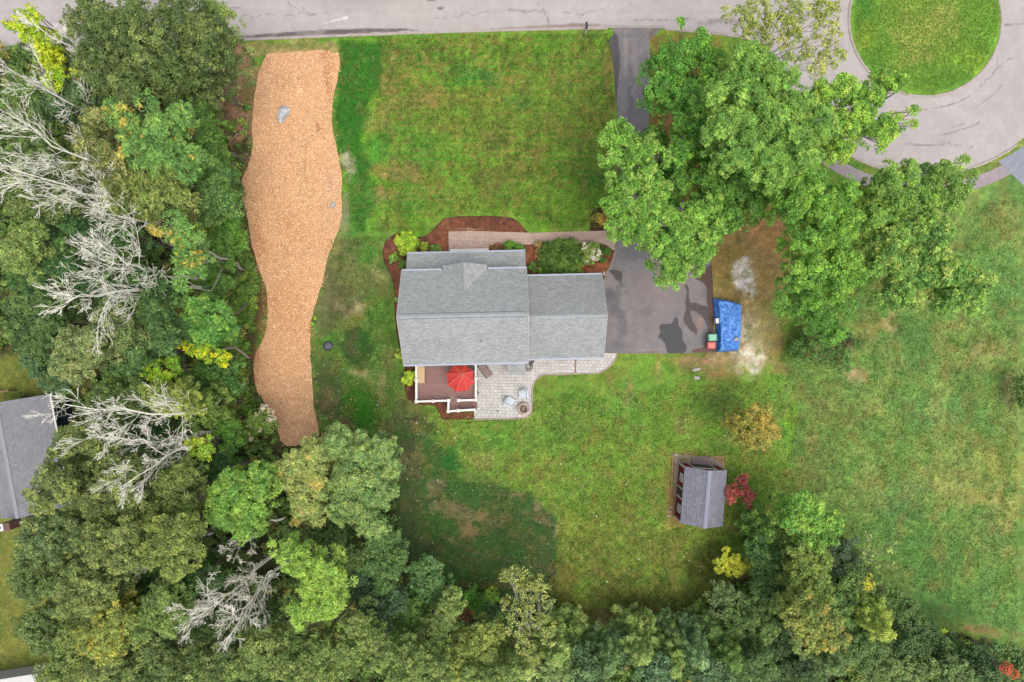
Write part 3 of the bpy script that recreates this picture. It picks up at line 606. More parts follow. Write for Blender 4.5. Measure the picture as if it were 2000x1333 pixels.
def walls(k, x0, x1, y0, y1, ze_, zr_=None, yc=None, xpk=True):
    """closed box walls with gable triangles on the x ends"""
    yc = (y0 + y1) / 2 if yc is None else yc
    if zr_ is None: k.box(x0, x1, y0, y1, 0, ze_); return
    pr = [(y0, 0), (y1, 0), (y1, ze_), (yc, zr_), (y0, ze_)]
    k.add([(x0, a, b) for a, b in pr] + [(x1, a, b) for a, b in pr], [(4, 3, 2, 1, 0), (5, 6, 7, 8, 9)] + [(i, (i + 1) % 5, 5 + (i + 1) % 5, 5 + i) for i in range(5)])
oh = 0.35
k = MB(HM); walls(k, -hx + .12, hx - .12, -hy + oh, hy - oh, ze + oh * sl - .17, zr - .17); k.build('wall', M_siding, house)
k = MB(HM); gable(k, -hx, hx, 0, hy, ze, zr); roof = k.build('roof', M_roof, house)
k = MB(HM); k.slab([(-hx + .25, -.17, zr - .09), (hx - .25, -.17, zr - .09), (hx - .25, 0, zr + .07), (-hx + .25, 0, zr + .07)], .05); k.slab([(-hx + .25, .17, zr - .09), (hx - .25, .17, zr - .09), (hx - .25, 0, zr + .071), (-hx + .25, 0, zr + .071)], .05)
k.build('ridge_cap', M_cap, roof)
M_vent_shadow = m_plain('ridge_vent_shadow', C(112, 116, 120), C(96, 100, 104), 8)
k = MB(HM); k.slab([(-hx + .3, -.21, zr - .115), (hx - .3, -.21, zr - .115), (hx - .3, .21, zr - .115), (-hx + .3, .21, zr - .115)], .06); k.build('ridge_vent_shadow', M_vent_shadow, roof)  # slab coloured dark to paint shadow lines along both sides of the cap
def gutter(k, x0, x1, y, z, s): k.box(x0, x1, min(y, y + s * .13), max(y, y + s * .13), z - .12, z - .005)
k = MB(HM); gutter(k, -hx, -1.85, hy + .003, ze, 1); k.build('gutter', M_gut, roof)
k = MB(HM); gutter(k, 1.95, hx, hy + .003, ze, 1); k.build('gutter', M_gut, roof)
k = MB(HM); gutter(k, -hx, hx, -hy - .003, ze, -1); k.build('gutter', M_gut, roof)
k = MB(HM)
for x in (-hx - .03, hx + .003):
    for s in (-1, 1): k = MB(HM); k.beam((x + .013, 0, zr - .09), (x + .013, s * hy, ze - .09), .025, .2); k.build('rake_board', M_trim, roof)
# porch roof on the north side
px0, px1 = -hx + .1, hx - .02
k = MB(HM); k.slab([(px0, hy - oh - .02, 4.15), (px1, hy - oh - .02, 4.15), (px1, 5.50, 3.0), (px0, 5.50, 3.0)], .14); porch = k.build('porch_roof', M_roof, house)
k = MB(HM); gutter(k, px0, px1, 5.503, 3.0, 1); k.build('gutter', M_gut, porch)
k = MB(HM); k.box(px0 + .1, px1 - .1, 5.12, 5.32, 2.55, 2.80)
k.build('porch_beam', M_trim, house)
for i in range(5):
    x = px0 + .2 + i * (px1 - px0 - .4) / 4; k = MB(HM); k.box(x - .07, x + .07, 5.15, 5.29, .35, 2.55); k.box(x - .1, x + .1, 5.12, 5.32, .35, .55); k.build('porch_post', M_trim, house)
k = MB(HM); k.box(px0 + .15, px1 - .1, hy - oh, 5.36, .2, .35); k.build('porch_floor', m_plain('porch_boards', C(150, 120, 104)), house)
k = MB(HM); k.box(-1.55, 1.85, 5.38, 6.17, .1, .30); k.build('front_step', M_vinyl, house)
k = MB(HM); k.box(-.2, .8, hy - oh - .02, hy - oh + .05, .35, 2.4); dr = k.build('front_door', M_door, house)
k = MB(HM); k.lathe((.65, hy - oh + .09, 1.35), [(.04, -.03), (.04, .03)], 8); k.build('handle', M_dark, dr)
def win(M, wallside, a, z, wd=1.0, ht=1.3, parent=None, off=0.0):
    """window on a wall: wallside (axis, coordinate, sign)"""
    ax, c, s = wallside
    def bx(k, a0, a1, z0, z1, d0, d1):
        lo, hi = sorted((c + s * d0, c + s * d1))
        k.box(a0, a1, lo, hi, z0, z1) if ax == 'y' else k.box(lo, hi, a0, a1, z0, z1)
    k = MB(M)
    for a0, a1, z0, z1 in ((a - wd / 2 - .09, a + wd / 2 + .09, z + ht, z + ht + .1), (a - wd / 2 - .09, a + wd / 2 + .09, z - .1, z), (a - wd / 2 - .09, a - wd / 2, z, z + ht), (a + wd / 2, a + wd / 2 + .09, z, z + ht), (a - wd / 2, a + wd / 2, z + ht / 2 - .025, z + ht / 2 + .025)):
        bx(k, a0, a1, z0, z1, -.01, .06)
    f = k.build('window', M_trim, parent)
    k = MB(M); bx(k, a - wd / 2, a + wd / 2, z, z + ht, .004, .015); k.build('pane', M_glass, f)
N_, S_ = ('y', hy - oh, 1), ('y', -hy + oh, -1); E_, W_ = ('x', hx - .12, 1), ('x', -hx + .12, -1)
for a in (-3.6, -2.0, 2.2, 3.8): win(HM, N_, a, 1.1, parent=house)
for a in (-3.6, -2.2, .4, 3.4): win(HM, S_, a, 3.9, parent=house)
for a in (-4.0, 3.0): win(HM, S_, a, 1.4, parent=house)
for a in (-1.8, 1.8): win(HM, W_, a, 1.2, parent=house); win(HM, W_, a, 3.9, parent=house)
k = MB(HM); k.box(-2.2, -.4, -hy + oh - .05, -hy + oh + .02, .75, 2.85); dr = k.build('patio_door', M_glass, house)
k = MB(HM)
for x in (-2.25, -1.32, -.4): k.box(x, x + .07, -hy + oh - .075, -hy + oh - .051, .75, 2.9)
k.box(-2.25, -.33, -hy + oh - .075, -hy + oh - .051, 2.85, 2.95); k.build('frame', M_trim, dr)
# dormer gable above the porch
zd = ze + 1.38; dw = 1.78; cx = .07; yb = hy - (zd - ze) / sl - .05; yf = hy + .42
k = MB(HM)
for s in (-1, 1):
    k.slab([(cx, yf, zd + .04), (cx, yb, zd + .04), (cx + s * dw, hy - .02, ze + .05), (cx + s * dw, yf - .07, ze + .05)], .12)
dorm = k.build('dormer_roof', M_roof, house)
k = MB(HM); k.slab([(cx - .13, yf - .4, zd - .02), (cx - .13, yb + .35, zd - .02), (cx, yb + .3, zd + .085), (cx, yf - .4, zd + .085)], .04); k.slab([(cx + .13, yf - .4, zd - .02), (cx + .13, yb + .35, zd - .02), (cx, yb + .3, zd + .086), (cx, yf - .4, zd + .086)], .04)
k.build('ridge_cap', M_roof, dorm)
k = MB(HM); pr = [(cx - dw + .15, ze - .8), (cx + dw - .15, ze - .8), (cx + dw - .15, ze), (cx, zd - .15), (cx - dw + .15, ze)]
k.add([(a, hy - oh + .01, b) for a, b in pr] + [(a, yf - .15, b) for a, b in pr], [(0, 1, 2, 3, 4), (9, 8, 7, 6, 5)] + [(i, 5 + i, 5 + (i + 1) % 5, (i + 1) % 5) for i in range(5)]); k.build('dormer_wall', M_siding, house)
# garage wing
gx0, gx1, gyc, ghy, gze, gzr = hx + .02, 11.47, -.11, 3.5, 3.0, 5.7
gsl = (gzr - gze) / ghy
k = MB(HM); walls(k, gx0, gx1 - .35, gyc - ghy + .35, gyc + ghy - .35, gze + .35 * gsl - .17, gzr - .17, gyc); k.build('garage_wall', M_siding, house)
k = MB(HM); gable(k, gx0 - .13, gx1, gyc, ghy, gze, gzr); gr = k.build('garage_roof', M_roof, house)
k = MB(HM); k.slab([(gx0 + .03, gyc - .17, gzr - .09), (gx1 - .1, gyc - .17, gzr - .09), (gx1 - .1, gyc, gzr + .06), (gx0 + .03, gyc, gzr + .06)], .05); k.slab([(gx0 + .03, gyc + .17, gzr - .09), (gx1 - .1, gyc + .17, gzr - .09), (gx1 - .1, gyc, gzr + .061), (gx0 + .03, gyc, gzr + .061)], .05); k.build('ridge_cap', M_cap, gr)
for s in (-1, 1):
    k = MB(HM); gutter(k, gx0 + .05, gx1, gyc + s * (ghy + .003), gze, s); k.build('gutter', M_gut, gr)
for s in (-1, 1): k = MB(HM); k.beam((gx1 + .016, gyc, gzr - .09), (gx1 + .016, gyc + s * ghy, gze - .09), .025, .2); k.build('rake_board', M_trim, gr)
for a in (-1.75, 1.55):
    k = MB(HM); k.box(gx1 - .36, gx1 - .3, a - 1.25, a + 1.25, .02, 2.3)
    for j in range(4): k.box(gx1 - .31, gx1 - .28, a - 1.2, a + 1.2, .1 + j * .56, .56 + j * .56)
    k.build('garage_door', M_trim, house)
win(HM, ('y', gyc + ghy - .35, 1), gx0 + 3, 1.1, parent=house); win(HM, ('y', gyc - ghy + .35, -1), gx0 + 4, 1.1, parent=house)
# small shingled roof above the back entry
bx0 = (P(989, 0, 2.6).x + 3.79); bx1 = (P(1024, 0, 2.6).x + 3.79)
k = MB(HM); k.slab([(bx0, -hy + oh + .02, 2.95), (bx1, -hy + oh + .02, 2.95), (bx1, -4.92, 2.5), (bx0, -4.92, 2.5)], .1); k.build('entry_roof', M_roof, house, label='small grey shingled roof sheltering the back entry')
for x in (bx0 + .08, bx1 - .08):
    k = MB(HM); k.box(x - .05, x + .05, -4.85, -4.75, .06, 2.42); k.build('entry_post', M_trim, house)
k = MB(HM); k.box(bx0 + .35, bx1 - .35, -hy + oh - .05, -hy + oh + .01, .15, 2.2); k.build('back_door', M_door, house)
k = MB(HM); k.box(bx0 + .2, bx1 - .2, -hy + oh - .6, -hy + oh - .01, .056, .16); k.build('back_step', M_conc, house)
# plumbing vent on the south slope
k = MB(HM); k.lathe(HM.inverted() @ P(941, 667, 6.9), [(.05, -.2), (.05, .25)], 8); k.build('vent_pipe', M_dark, roof)
# corner downpipe stones
M_stone = m_plain('pale_stone', C(214, 206, 196), C(170, 160, 150), 8, 0.9, bmp=.4)
def rock(name, u, v, rx, ry, rz, m, label, cat, group=None, z=0.0, seed=1, sub=2, rot=0, parent=None, facet=True):
    bm = bmesh.new(); bmesh.ops.create_icosphere(bm, subdivisions=sub, radius=1); rg = random.Random(seed)
    off = Vector((rg.random() * 10, rg.random() * 10, 3))
    from mathutils import noise as mn
    for q in bm.verts:
        f = 1 + 0.38 * mn.noise(q.co * 1.1 + off) + 0.12 * mn.noise(q.co * 3 + off)
        q.co = Vector((q.co.x * rx * f, q.co.y * ry * f, max(q.co.z * rz * f, -rz * .35)))
    bmesh.ops.rotate(bm, verts=bm.verts, matrix=Matrix.Rotation(rot, 3, 'Z'))
    me = bpy.data.meshes.new(name); bm.to_mesh(me); bm.free(); me.materials.append(m)
    for p in me.polygons: p.use_smooth = not facet
    o = bpy.data.objects.new(name, me); COL.objects.link(o); o.location = P(u, v, 0) + Vector((0, 0, z + rz * .3))
    return tag(o, label, cat, group)
M_boul = m_plain('granite', C(232, 228, 224, 1.15), C(150, 154, 162), 2.5, 0.85, bmp=.6, fine=14)
rock('boulder', 553, 225, .5, .78, .4, M_boul, 'large pale grey boulder sitting in the wood chip path', 'boulder', seed=5, rot=R(-28), sub=2)
rock('rock', 651, 401, .26, .3, .2, M_stone, 'small whitish rock on the right edge of the wood chip path', 'rock', seed=8)
rock('rock', 1180, 535, .14, .2, .14, M_stone, 'small white rock at the front corner of the garage roof', 'rock', seed=3)
rock('rock', 1360, 722, .42, .16, .12, M_stone, 'long pale stone in grass below the driveway', 'rock', seed=4, rot=R(10))
rock('rock', 1361, 738.5, .3, .16, .1, M_stone, 'flat pale stone farthest below the driveway corner', 'rock', seed=14)
for i, (u, v, s, t) in enumerate([(1321, 889, .2, 'white edging stone leftmost on top of the shed garden frame'), (1340, 889.5, .18, 'white edging stone right of another above the shed gravel'), (1311, 991, .1, 'small pale stone left of the shed, northernmost of three'), (1309, 1000, .12, 'small pale stone left of the shed, middle of three'), (1306, 1008, .1, 'small pale stone left of the shed, southernmost of three')]):
    rock('edging_stone', u, v, s * 1.5, s * .7, s * .5, M_stone, t, 'stone', 'stones around the shed', seed=20 + i)

# ================================================================== DECK
M_deckb = m_brick('composite_boards', C(176, 136, 128), C(164, 126, 118), C(116, 88, 82), 6.0, 0.145, 0.012, rot=R(-1.2), speck=(12, .92, 1.08), big=.05, rough=.7)
M_deckc = m_brick('step_boards', C(160, 124, 114), C(148, 112, 104), C(96, 72, 66), 6.0, 0.14, 0.012, rot=R(-88.8), speck=(12, .92, 1.08), big=.05, rough=.7)
zd_ = 0.75; zt = zd_ + .95
def Pd(u, v, z): return P(u, v, z)
deck = empty('deck', P(870, 750, 0), 'brown composite board deck with white railings behind the house', 'deck')
k = MB(); k.slab([Pd(812, 706, zd_), Pd(932, 703, zd_), Pd(930, 783, zd_), Pd(812, 785, zd_)], .14); k.build('floor', M_deckb, deck)
k = MB(); k.slab([Pd(875, 783.6, zd_), Pd(897, 783.2, zd_), Pd(897, 803, zd_), Pd(875, 804, zd_)], .14); k.build('landing', M_deckb, deck)
for i, (a, b, z) in enumerate(((897.5, 909, .56), (909.2, 920, .37), (920.2, 931, .2))):
    k = MB(); k.slab([Pd(a, 783.6, z), Pd(b, 783.2, z), Pd(b, 801.5, z), Pd(a, 802.5, z)], .16 if z > .2 else .13); k.build('stair_tread', M_deckc, deck)
posts = [(813, 785), (813, 743), (846, 784), (876.5, 782.5), (875.5, 804), (895, 802.5), (895.5, 782.5), (929.5, 781.5), (929.5, 740), (813, 713), (929, 712)]
pz = 1.72
for u, v in posts:
    p = P(u, v, pz); k = MB(HM if False else None); k.box(p.x - .065, p.x + .065, p.y - .065, p.y + .065, .0, pz, rz=TH); k.box(p.x - .135, p.x + .135, p.y - .135, p.y + .135, pz, pz + .05, rz=TH); k.box(p.x - .08, p.x + .08, p.y - .08, p.y + .08, pz + .05, pz + .09, rz=TH); k.build('post', M_vinyl, deck, bevel=.01)
pe = P(926.5, 800.5, 1.15); k = MB(); k.box(pe.x - .065, pe.x + .065, pe.y - .065, pe.y + .065, 0, 1.2); k.box(pe.x - .1, pe.x + .1, pe.y - .1, pe.y + .1, 1.2, 1.25); k.build('post', M_vinyl, deck, bevel=.01)
def rail(a, b, za=1.65, zb=1.65, fl=zd_, fl2=None):
    fl2 = fl if fl2 is None else fl2
    p, q = P(*a, za), P(*b, zb); k = MB(); k.beam(p, q, .17, .06)
    dz = Vector((0, 0, 1)); k.beam(Vector((p.x, p.y, fl + .1)), Vector((q.x, q.y, fl2 + .1)), .05, .07)
    n = max(2, int((q - p).length / .14))
    for i in range(1, n):
        t = i / n; c = p.lerp(q, t); b0 = fl + .1 + (fl2 - fl) * t; k.box(c.x - .018, c.x + .018, c.y - .018, c.y + .018, b0, c.z)
    k.build('railing', M_vinyl, deck)
rail((813, 711), (813, 784.5)); rail((813, 784.8), (876, 782.8)); rail((876, 783.5), (875.5, 803.5)); rail((876, 804), (895, 802.5)); rail((895.5, 802.5), (926.5, 800.5), 1.65, 1.15, zd_, .2); rail((929.3, 711), (929.5, 781)); rail((895.5, 782.6), (929, 781.6))
k = MB(); k.slab([Pd(812, 786, .58), Pd(875, 784.5, .58), Pd(875, 783.7, .58), Pd(812, 785.3, .58)], .5); k.slab([Pd(811.2, 709, .58), Pd(811.9, 709, .58), Pd(811.9, 785, .58), Pd(811.2, 785, .58)], .5); k.build('skirt', M_deckb, deck)

# potting table
M_pine = m_plain('pale_pine', C(232, 200, 150), C(214, 176, 126), 4, 0.6)
pt = empty('wooden_table', P(821, 731, 0) + Vector((0, 0, zd_)), 'long pale pine table against the white deck railing', 'table')
a0, a1 = P(812.8, 749, 1.6), P(829.3, 712, 1.6)
for i in range(3):
    w3 = (a1.x - a0.x) / 3; k = MB(); k.box(a0.x + i * w3 + .004, a0.x + (i + 1) * w3 - .004, a0.y, a1.y, 1.52, 1.56); k.build('top_board', M_pine, pt)
for x in (a0.x + .06, a1.x - .06):
    for y in (a0.y + .06, a1.y - .06): k = MB(); k.box(x - .04, x + .04, y - .04, y + .04, zd_, 1.515); k.build('leg', M_pine, pt)

# umbrella
M_red, n_, b_ = mat_new('red_canvas'); v_ = coords(n_)
n_.links.new(mixc(n_, C(232, 70, 62), C(214, 56, 52), ramp(n_, noise(n_, v_, 5, 4), .35, .65)), b_.inputs['Base Color']); b_.inputs['Roughness'].default_value = .8; bump(n_, b_, noise(n_, v_, 60), .2, .004)
M_seam = m_plain('faded_seam', C(250, 150, 136), None, 10)
uc = P(899, 739, 3.05); ap = P(903.5, 730, 3.05) + Vector((0, 0, .55))
umb = empty('patio_umbrella', Vector((ap.x, ap.y, zd_)), 'open red canvas patio umbrella with eight panels over the deck', 'umbrella')
rim = []
for i in range(8):
    a = math.pi / 8 + i * math.pi / 4 + .1; rim.append(Vector((uc.x + 1.27 * math.cos(a), uc.y + 1.27 * math.sin(a), 3.05 + .12 * math.sin(a + .6) - .05)))
k = MB(); vs = [ap]; nr = 5
for j in range(1, nr + 1):
    for i in range(8):
        for h2 in range(4):
            t = h2 / 4; q = rim[i].lerp(rim[(i + 1) % 8], t); f = j / nr
            p = ap.lerp(q, f); p.z -= .10 * math.sin(math.pi * f) * (-1) * .5 + .05 * f * math.sin(math.pi * t); p += (Vector((uc.x, uc.y, p.z)) - p) * .07 * f * math.sin(math.pi * t); vs.append(p)
fs = [(0, 1 + i, 1 + (i + 1) % 32) for i in range(32)] + [(1 + (j - 1) * 32 + i, 1 + j * 32 + i, 1 + j * 32 + (i + 1) % 32, 1 + (j - 1) * 32 + (i + 1) % 32) for j in range(1, nr) for i in range(32)]
k.add(vs, fs); can = k.build('canopy', M_red, umb); md = can.modifiers.new('thick', 'SOLIDIFY'); md.thickness = .006
for i in range(8):
    k = MB(); pts = []
    for j in range(nr + 1):
        f = j / nr; p = ap.lerp(rim[i], f); p.z += .05 * math.sin(math.pi * f) + .012; pts.append(p)
    k.tube(pts, .022, 5); k.build('seam', M_seam, can)
    k = MB(); k.tube([ap.lerp(rim[i], .5) - Vector((0, 0, .02)), Vector((ap.x, ap.y, 2.55))], .012, 5); k.build('rib', M_dark, umb)
k = MB(); k.tube([(ap.x, ap.y, zd_), ap + Vector((0, 0, .02))], .025, 8); k.build('pole', M_dark, umb)
k = MB(); k.lathe(ap, [(.05, 0), (.045, .05), (.015, .1)], 8); k.build('finial', m_plain('aged_brass', C(120, 80, 60)), umb)
k = MB(); k.lathe((ap.x, ap.y, zd_), [(.26, 0), (.26, .05), (.08, .1), (.05, .25)], 16); k.build('base', M_dark, umb)
# dining table under it, chair
tb = empty('patio_table', Vector((ap.x, ap.y, zd_)), 'dark round table beneath the red umbrella', 'table')
k = MB(); k.lathe((ap.x, ap.y, zd_ + .68), [(.55, 0), (.55, .03)], 24); k.build('tabletop', M_dark, tb)
for i in range(4):
    a = i * math.pi / 2 + .6; k = MB(); k.tube([(ap.x + .42 * math.cos(a), ap.y + .42 * math.sin(a), zd_), (ap.x + .2 * math.cos(a), ap.y + .2 * math.sin(a), zd_ + .68)], .018, 6); k.build('leg', M_dark, tb)
def metal_chair(u, v, z, rz, label, name='metal_chair', group=None):
    c = P(u, v, z + .5); c.z = z; M = Matrix.Translation(c) @ Matrix.Rotation(rz, 4, 'Z'); t = empty(name, c, label, 'chair', group)
    k = MB(M); k.box(-.24, .24, -.24, .24, .42, .45); k.build('seat', M_dark, t, bevel=.01)
    k = MB(M)
    for x in (-.23, -.12, 0, .12, .23): k.tube([(x, .24, .44), (x, .30, .92)], .012, 5)
    k.tube([(-.24, .30, .92), (.24, .30, .92)], .018, 6); k.build('backrest', M_dark, t)
    for sx in (-1, 1):
        k = MB(M); k.tube([(sx * .24, -.22, .44), (sx * .27, -.2, .66), (sx * .25, .26, .68)], .014, 5); k.build('armrest', M_dark, t)
        for sy in (-1, 1): k = MB(M); k.tube([(sx * .22, sy * .22, .43), (sx * .25, sy * .26, 0)], .014, 5); k.build('leg', M_dark, t)
metal_chair(924, 716, zd_, R(-40), 'black metal chair squeezed between red umbrella and deck railing', group='black metal garden chairs')
# sun lounger
M_sling = m_brick('brown_sling', C(172, 150, 144), C(160, 138, 132), C(128, 104, 100), 4, .05, .008, rot=R(50))
lc = P(944, 719, .5); lc.z = .055; LM = Matrix.Translation(lc) @ Matrix.Rotation(R(-55), 4, 'Z'); lg = empty('sun_lounger', lc, 'brown sling sun lounger with a black frame on the patio by the deck', 'lounger')
k = MB(LM); k.slab([(-.75, -.29, .75), (-.75, .29, .75), (-.1, .29, .38), (-.1, -.29, .38)], .02); k.slab([(-.1, -.29, .38), (-.1, .29, .38), (.95, .29, .38), (.95, -.29, .38)], .02); k.build('sling', M_sling, lg)
for s in (-1, 1): k = MB(LM); k.tube([(-.78, s * .32, .78), (-.1, s * .32, .38), (.98, s * .32, .38)], .028, 6); k.build('side_rail', M_dark, lg)
for x in (-.7, .9):
    for s in (-1, 1): k = MB(LM); k.tube([(x, s * .32, .38 if x > 0 else .7), (x, s * .34, 0)], .02, 6); k.build('leg', M_dark, lg)
# wrought iron scroll stand
ir = P(1031, 714, .6); ir.z = .055; irn = empty('iron_bistro_table', ir, 'black wrought iron ring stand standing at the corner of the back entry roof', 'stand')
def ring(c, r, rad=.018, n=24, a0=0, a1=360): return [Vector((c[0] + r * math.cos(R(a0 + (a1 - a0) * i / n)), c[1] + r * math.sin(R(a0 + (a1 - a0) * i / n)), c[2])) for i in range(n + 1)]
k = MB(); k.tube(ring((ir.x + .04, ir.y - .05, .75), .24), .034, 6); k.build('top_ring', M_dark, irn)
k = MB(); k.tube(ring((ir.x, ir.y - .05, .4), .42, a0=170, a1=370), .036, 6); k.build('outer_ring', M_dark, irn)
for i in range(3):
    a = R(30 + i * 120); k = MB(); k.tube([(ir.x + .2 * math.cos(a), ir.y + .2 * math.sin(a), .75), (ir.x + .3 * math.cos(a), ir.y + .3 * math.sin(a), .4), (ir.x + .25 * math.cos(a), ir.y + .25 * math.sin(a), .055)], .02, 6); k.build('leg', M_dark, irn)
metal_chair(1036, 708, .055, R(-30), 'black metal chair partly under the house eave behind the iron stand', group='black metal garden chairs')
# adirondack chairs
M_adir = m_plain('pale_blue_paint', C(222, 232, 240), C(206, 220, 232), 6, .5)
def adir(u, v, rz, label):
    c = P(u, v, .5); c.z = .055; M = Matrix.Translation(c) @ Matrix.Rotation(rz, 4, 'Z'); t = empty('adirondack_chair', c, label, 'chair', 'pale blue garden chairs by the fire pit')
    for i in range(5): k = MB(M); y = -.28 + i * .12; k.box(-.25, .25, y, y + .105, .36 - i * .025, .385 - i * .025); k.build('seat_slat', M_adir, t)
    for i in range(5):
        x = -.26 + i * .105; top = .95 - abs(i - 2) * .05; k = MB(M); k.slab([(x, .26, .27), (x + .095, .26, .27), (x + .095, .52, top), (x, .52, top)], .02); k.build('back_slat', M_adir, t)
    for s in (-1, 1):
        k = MB(M); k.box(s * .34 - .065, s * .34 + .065, -.36, .36, .56, .585); k.build('armrest', M_adir, t, bevel=.01)
        k = MB(M); k.box(s * .3 - .02, s * .3 + .02, -.34, -.24, 0, .56); k.build('leg', M_adir, t)
        k = MB(M); k.beam((s * .28, -.3, .32), (s * .28, .5, .03), .03, .12); k.build('leg', M_adir, t)
adir(1023, 771.5, R(2), 'pale blue slatted garden chair directly above the round fire pit'); adir(996, 786.5, R(62), 'pale blue slatted garden chair turned sideways left of the fire pit')
# fire pit
M_pit = m_brick('pit_stone', C(214, 194, 176), C(188, 168, 152), C(130, 116, 106), .26, .3, .01, speck=(14, .85, 1.12))
fc = P(1022.5, 799, .3); fc.z = .055; fp = empty('fire_pit', fc, 'round stone fire pit with ash and logs at the patio corner', 'fire pit')
nb = 12
for i in range(nb):
    k = MB(); a0, a1 = 2 * math.pi * (i + .04) / nb, 2 * math.pi * (i + .96) / nb; vs = []
    for z in (.055, .42):
        for a in (a0, (a0 + a1) / 2, a1):
            for r in (.33, .56): vs.append((fc.x + r * math.cos(a), fc.y + r * math.sin(a), z))
    k.add(vs, [(0, 1, 7, 6), (4, 10, 11, 5), (0, 6, 8, 2), (2, 8, 10, 4), (1, 3, 9, 7), (3, 5, 11, 9), (6, 7, 9, 8), (8, 9, 11, 10), (0, 2, 3, 1), (2, 4, 5, 3)]); k.build('block', M_pit, fp, bevel=.012)
k = MB(); k.lathe((fc.x, fc.y, .06), [(.33, 0), (.33, .1), (.2, .12), (.001, .13)], 20, cap=False); k.build('ash', m_plain('ash', C(130, 118, 110), C(70, 62, 58), 9, bmp=.6), fp)
for i, (a, l) in enumerate(((.4, .25), (1.5, .28), (2.7, .22), (4.1, .2))):
    k = MB(); c = Vector((fc.x + .03 * i - .05, fc.y + .02, .22 + .03 * i)); d = Vector((math.cos(a), math.sin(a), .1)) * l; k.tube([c - d, c + d], .045, 7); k.build('log', m_plain('split_log', C(214, 178, 132), C(60, 44, 36), 5), fp)
# small lantern by the rail, drain
lt = P(933.3, 768, .3); ln = empty('garden_lantern', Vector((lt.x, lt.y, .055)), 'tiny black lantern with white glass beside the deck railing', 'lantern')
k = MB(); k.box(lt.x - .08, lt.x + .08, lt.y - .12, lt.y + .08, .055, .12); k.box(lt.x - .07, lt.x + .07, lt.y - .07, lt.y + .07, .34, .37); k.build('frame', M_dark, ln)
k = MB(); k.lathe((lt.x, lt.y, .12), [(.06, 0), (.06, .22)], 8); k.lathe((lt.x, lt.y, .37), [(.05, 0), (.03, .05)], 8); k.build('glass', M_vinyl, ln)
dp = P(971.5, 803); k = MB(); k.lathe((dp.x, dp.y, .056), [(.07, 0), (.075, .012), (.04, .018)], 12); tag(k.build('patio_drain', m_plain('rusty_iron', C(96, 76, 70)), loc=(dp.x, dp.y, .056)), 'small rusty round drain cap set in the pale patio', 'drain')
# well cap
wc = P(641.5, 676); we = empty('well_cover', wc, 'round black cover with grey lid in grass beside the wood chip path', 'cover')
k = MB(); k.lathe(wc, [(.42, 0), (.44, .08), (.34, .14), (.3, .14)], 20); k.build('ring', M_dark, we)
k = MB(); k.lathe(wc + Vector((0, 0, .14)), [(.3, 0), (.28, .05), (.12, .09), (.03, .1)], 20); k.build('lid', m_plain('grey_lid', C(104, 104, 118), C(84, 84, 98)), we)
# mailbox
mb_ = P(1143, 66); me_ = empty('mailbox', mb_, 'black mailbox on a white post at the front lawn edge', 'mailbox')
k = MB(); k.box(mb_.x - .05, mb_.x + .05, mb_.y - .05, mb_.y + .05, 0, 1.05); k.box(mb_.x - .04, mb_.x + .04, mb_.y - .05, mb_.y + .4, .95, 1.03); k.build('post', M_vinyl, me_)
k = MB(); pr = [(-.1, 0), (.1, 0), (.1, .12)] + [(.1 * math.cos(R(a)), .12 + .1 * math.sin(R(a))) for a in range(30, 180, 30)] + [(-.1, .12)]
n5 = len(pr); k.add([(mb_.x + a, mb_.y - .05, 1.05 + b) for a, b in pr] + [(mb_.x + a, mb_.y + .47, 1.05 + b) for a, b in pr], [tuple(range(n5)), tuple(range(2 * n5 - 1, n5 - 1, -1))] + [(i, n5 + i, n5 + (i + 1) % n5, (i + 1) % n5) for i in range(n5)]); bxm = k.build('box', M_dark, me_)
k = MB(); k.box(mb_.x + .105, mb_.x + .12, mb_.y + .1, mb_.y + .2, 1.1, 1.3); k.build('flag', M_door, bxm)

# ================================================================== TARP, BINS
M_tarp, n_, b_ = mat_new('blue_tarpaulin'); v_ = coords(n_)
f_ = noise(n_, v_, 1.5, 5, .62)
def absd(x):
    s_ = n_.nodes.new('ShaderNodeMath'); s_.operation = 'SUBTRACT'; s_.inputs[1].default_value = .5; n_.links.new(x, s_.inputs[0]); t_ = n_.nodes.new('ShaderNodeMath'); t_.operation = 'ABSOLUTE'; n_.links.new(s_.outputs[0], t_.inputs[0]); return t_.outputs[0]
_c = mixc(n_, C(92, 160, 238, 1.15), C(64, 132, 228, 1.0), ramp(n_, f_, .38, .66))
n_.links.new(mixc(n_, C(26, 74, 168), _c, ramp(n_, absd(noise(n_, coords(n_, 'Object', (1.5, .8, 1)), 1.7, 4, .6)), 0, .022)), b_.inputs['Base Color']); b_.inputs['Roughness'].default_value = .38; bump(n_, b_, noise(n_, v_, 2.6, 6, .6), .6, .10)  # dark fold lines: shade in the creases put into the colour
top = [(1396, 582), (1413, 580), (1433, 585), (1450, 595), (1449, 640), (1446, 665), (1442, 687), (1402, 688.5), (1400, 640)]
def tarp_pt(s, t):
    l = [(1395, 582), (1398, 612), (1400, 640), (1401, 665), (1401, 689)]; r = [(1451, 595), (1450, 615), (1449, 640), (1446, 665), (1443, 687)]
    def ev(a, x): x *= len(a) - 1; i = min(int(x), len(a) - 2); f = x - i; return (a[i][0] * (1 - f) + a[i + 1][0] * f, a[i][1] * (1 - f) + a[i + 1][1] * f)
    a, b = ev(l, t), ev(r, t); u = a[0] + (b[0] - a[0]) * s; v = a[1] + (b[1] - a[1]) * s - 5 * math.sin(math.pi * min(s * 1.0, 1)) * (1 - t) * 0.6; return u, v
nu, nv = 70, 120; SS, TT = np.meshgrid(np.linspace(0, 1, nu), np.linspace(0, 1, nv)); UV = np.array([tarp_pt(s, t) for s, t in zip(SS.ravel(), TT.ravel())])
s_, t_ = SS.ravel(), TT.ravel()
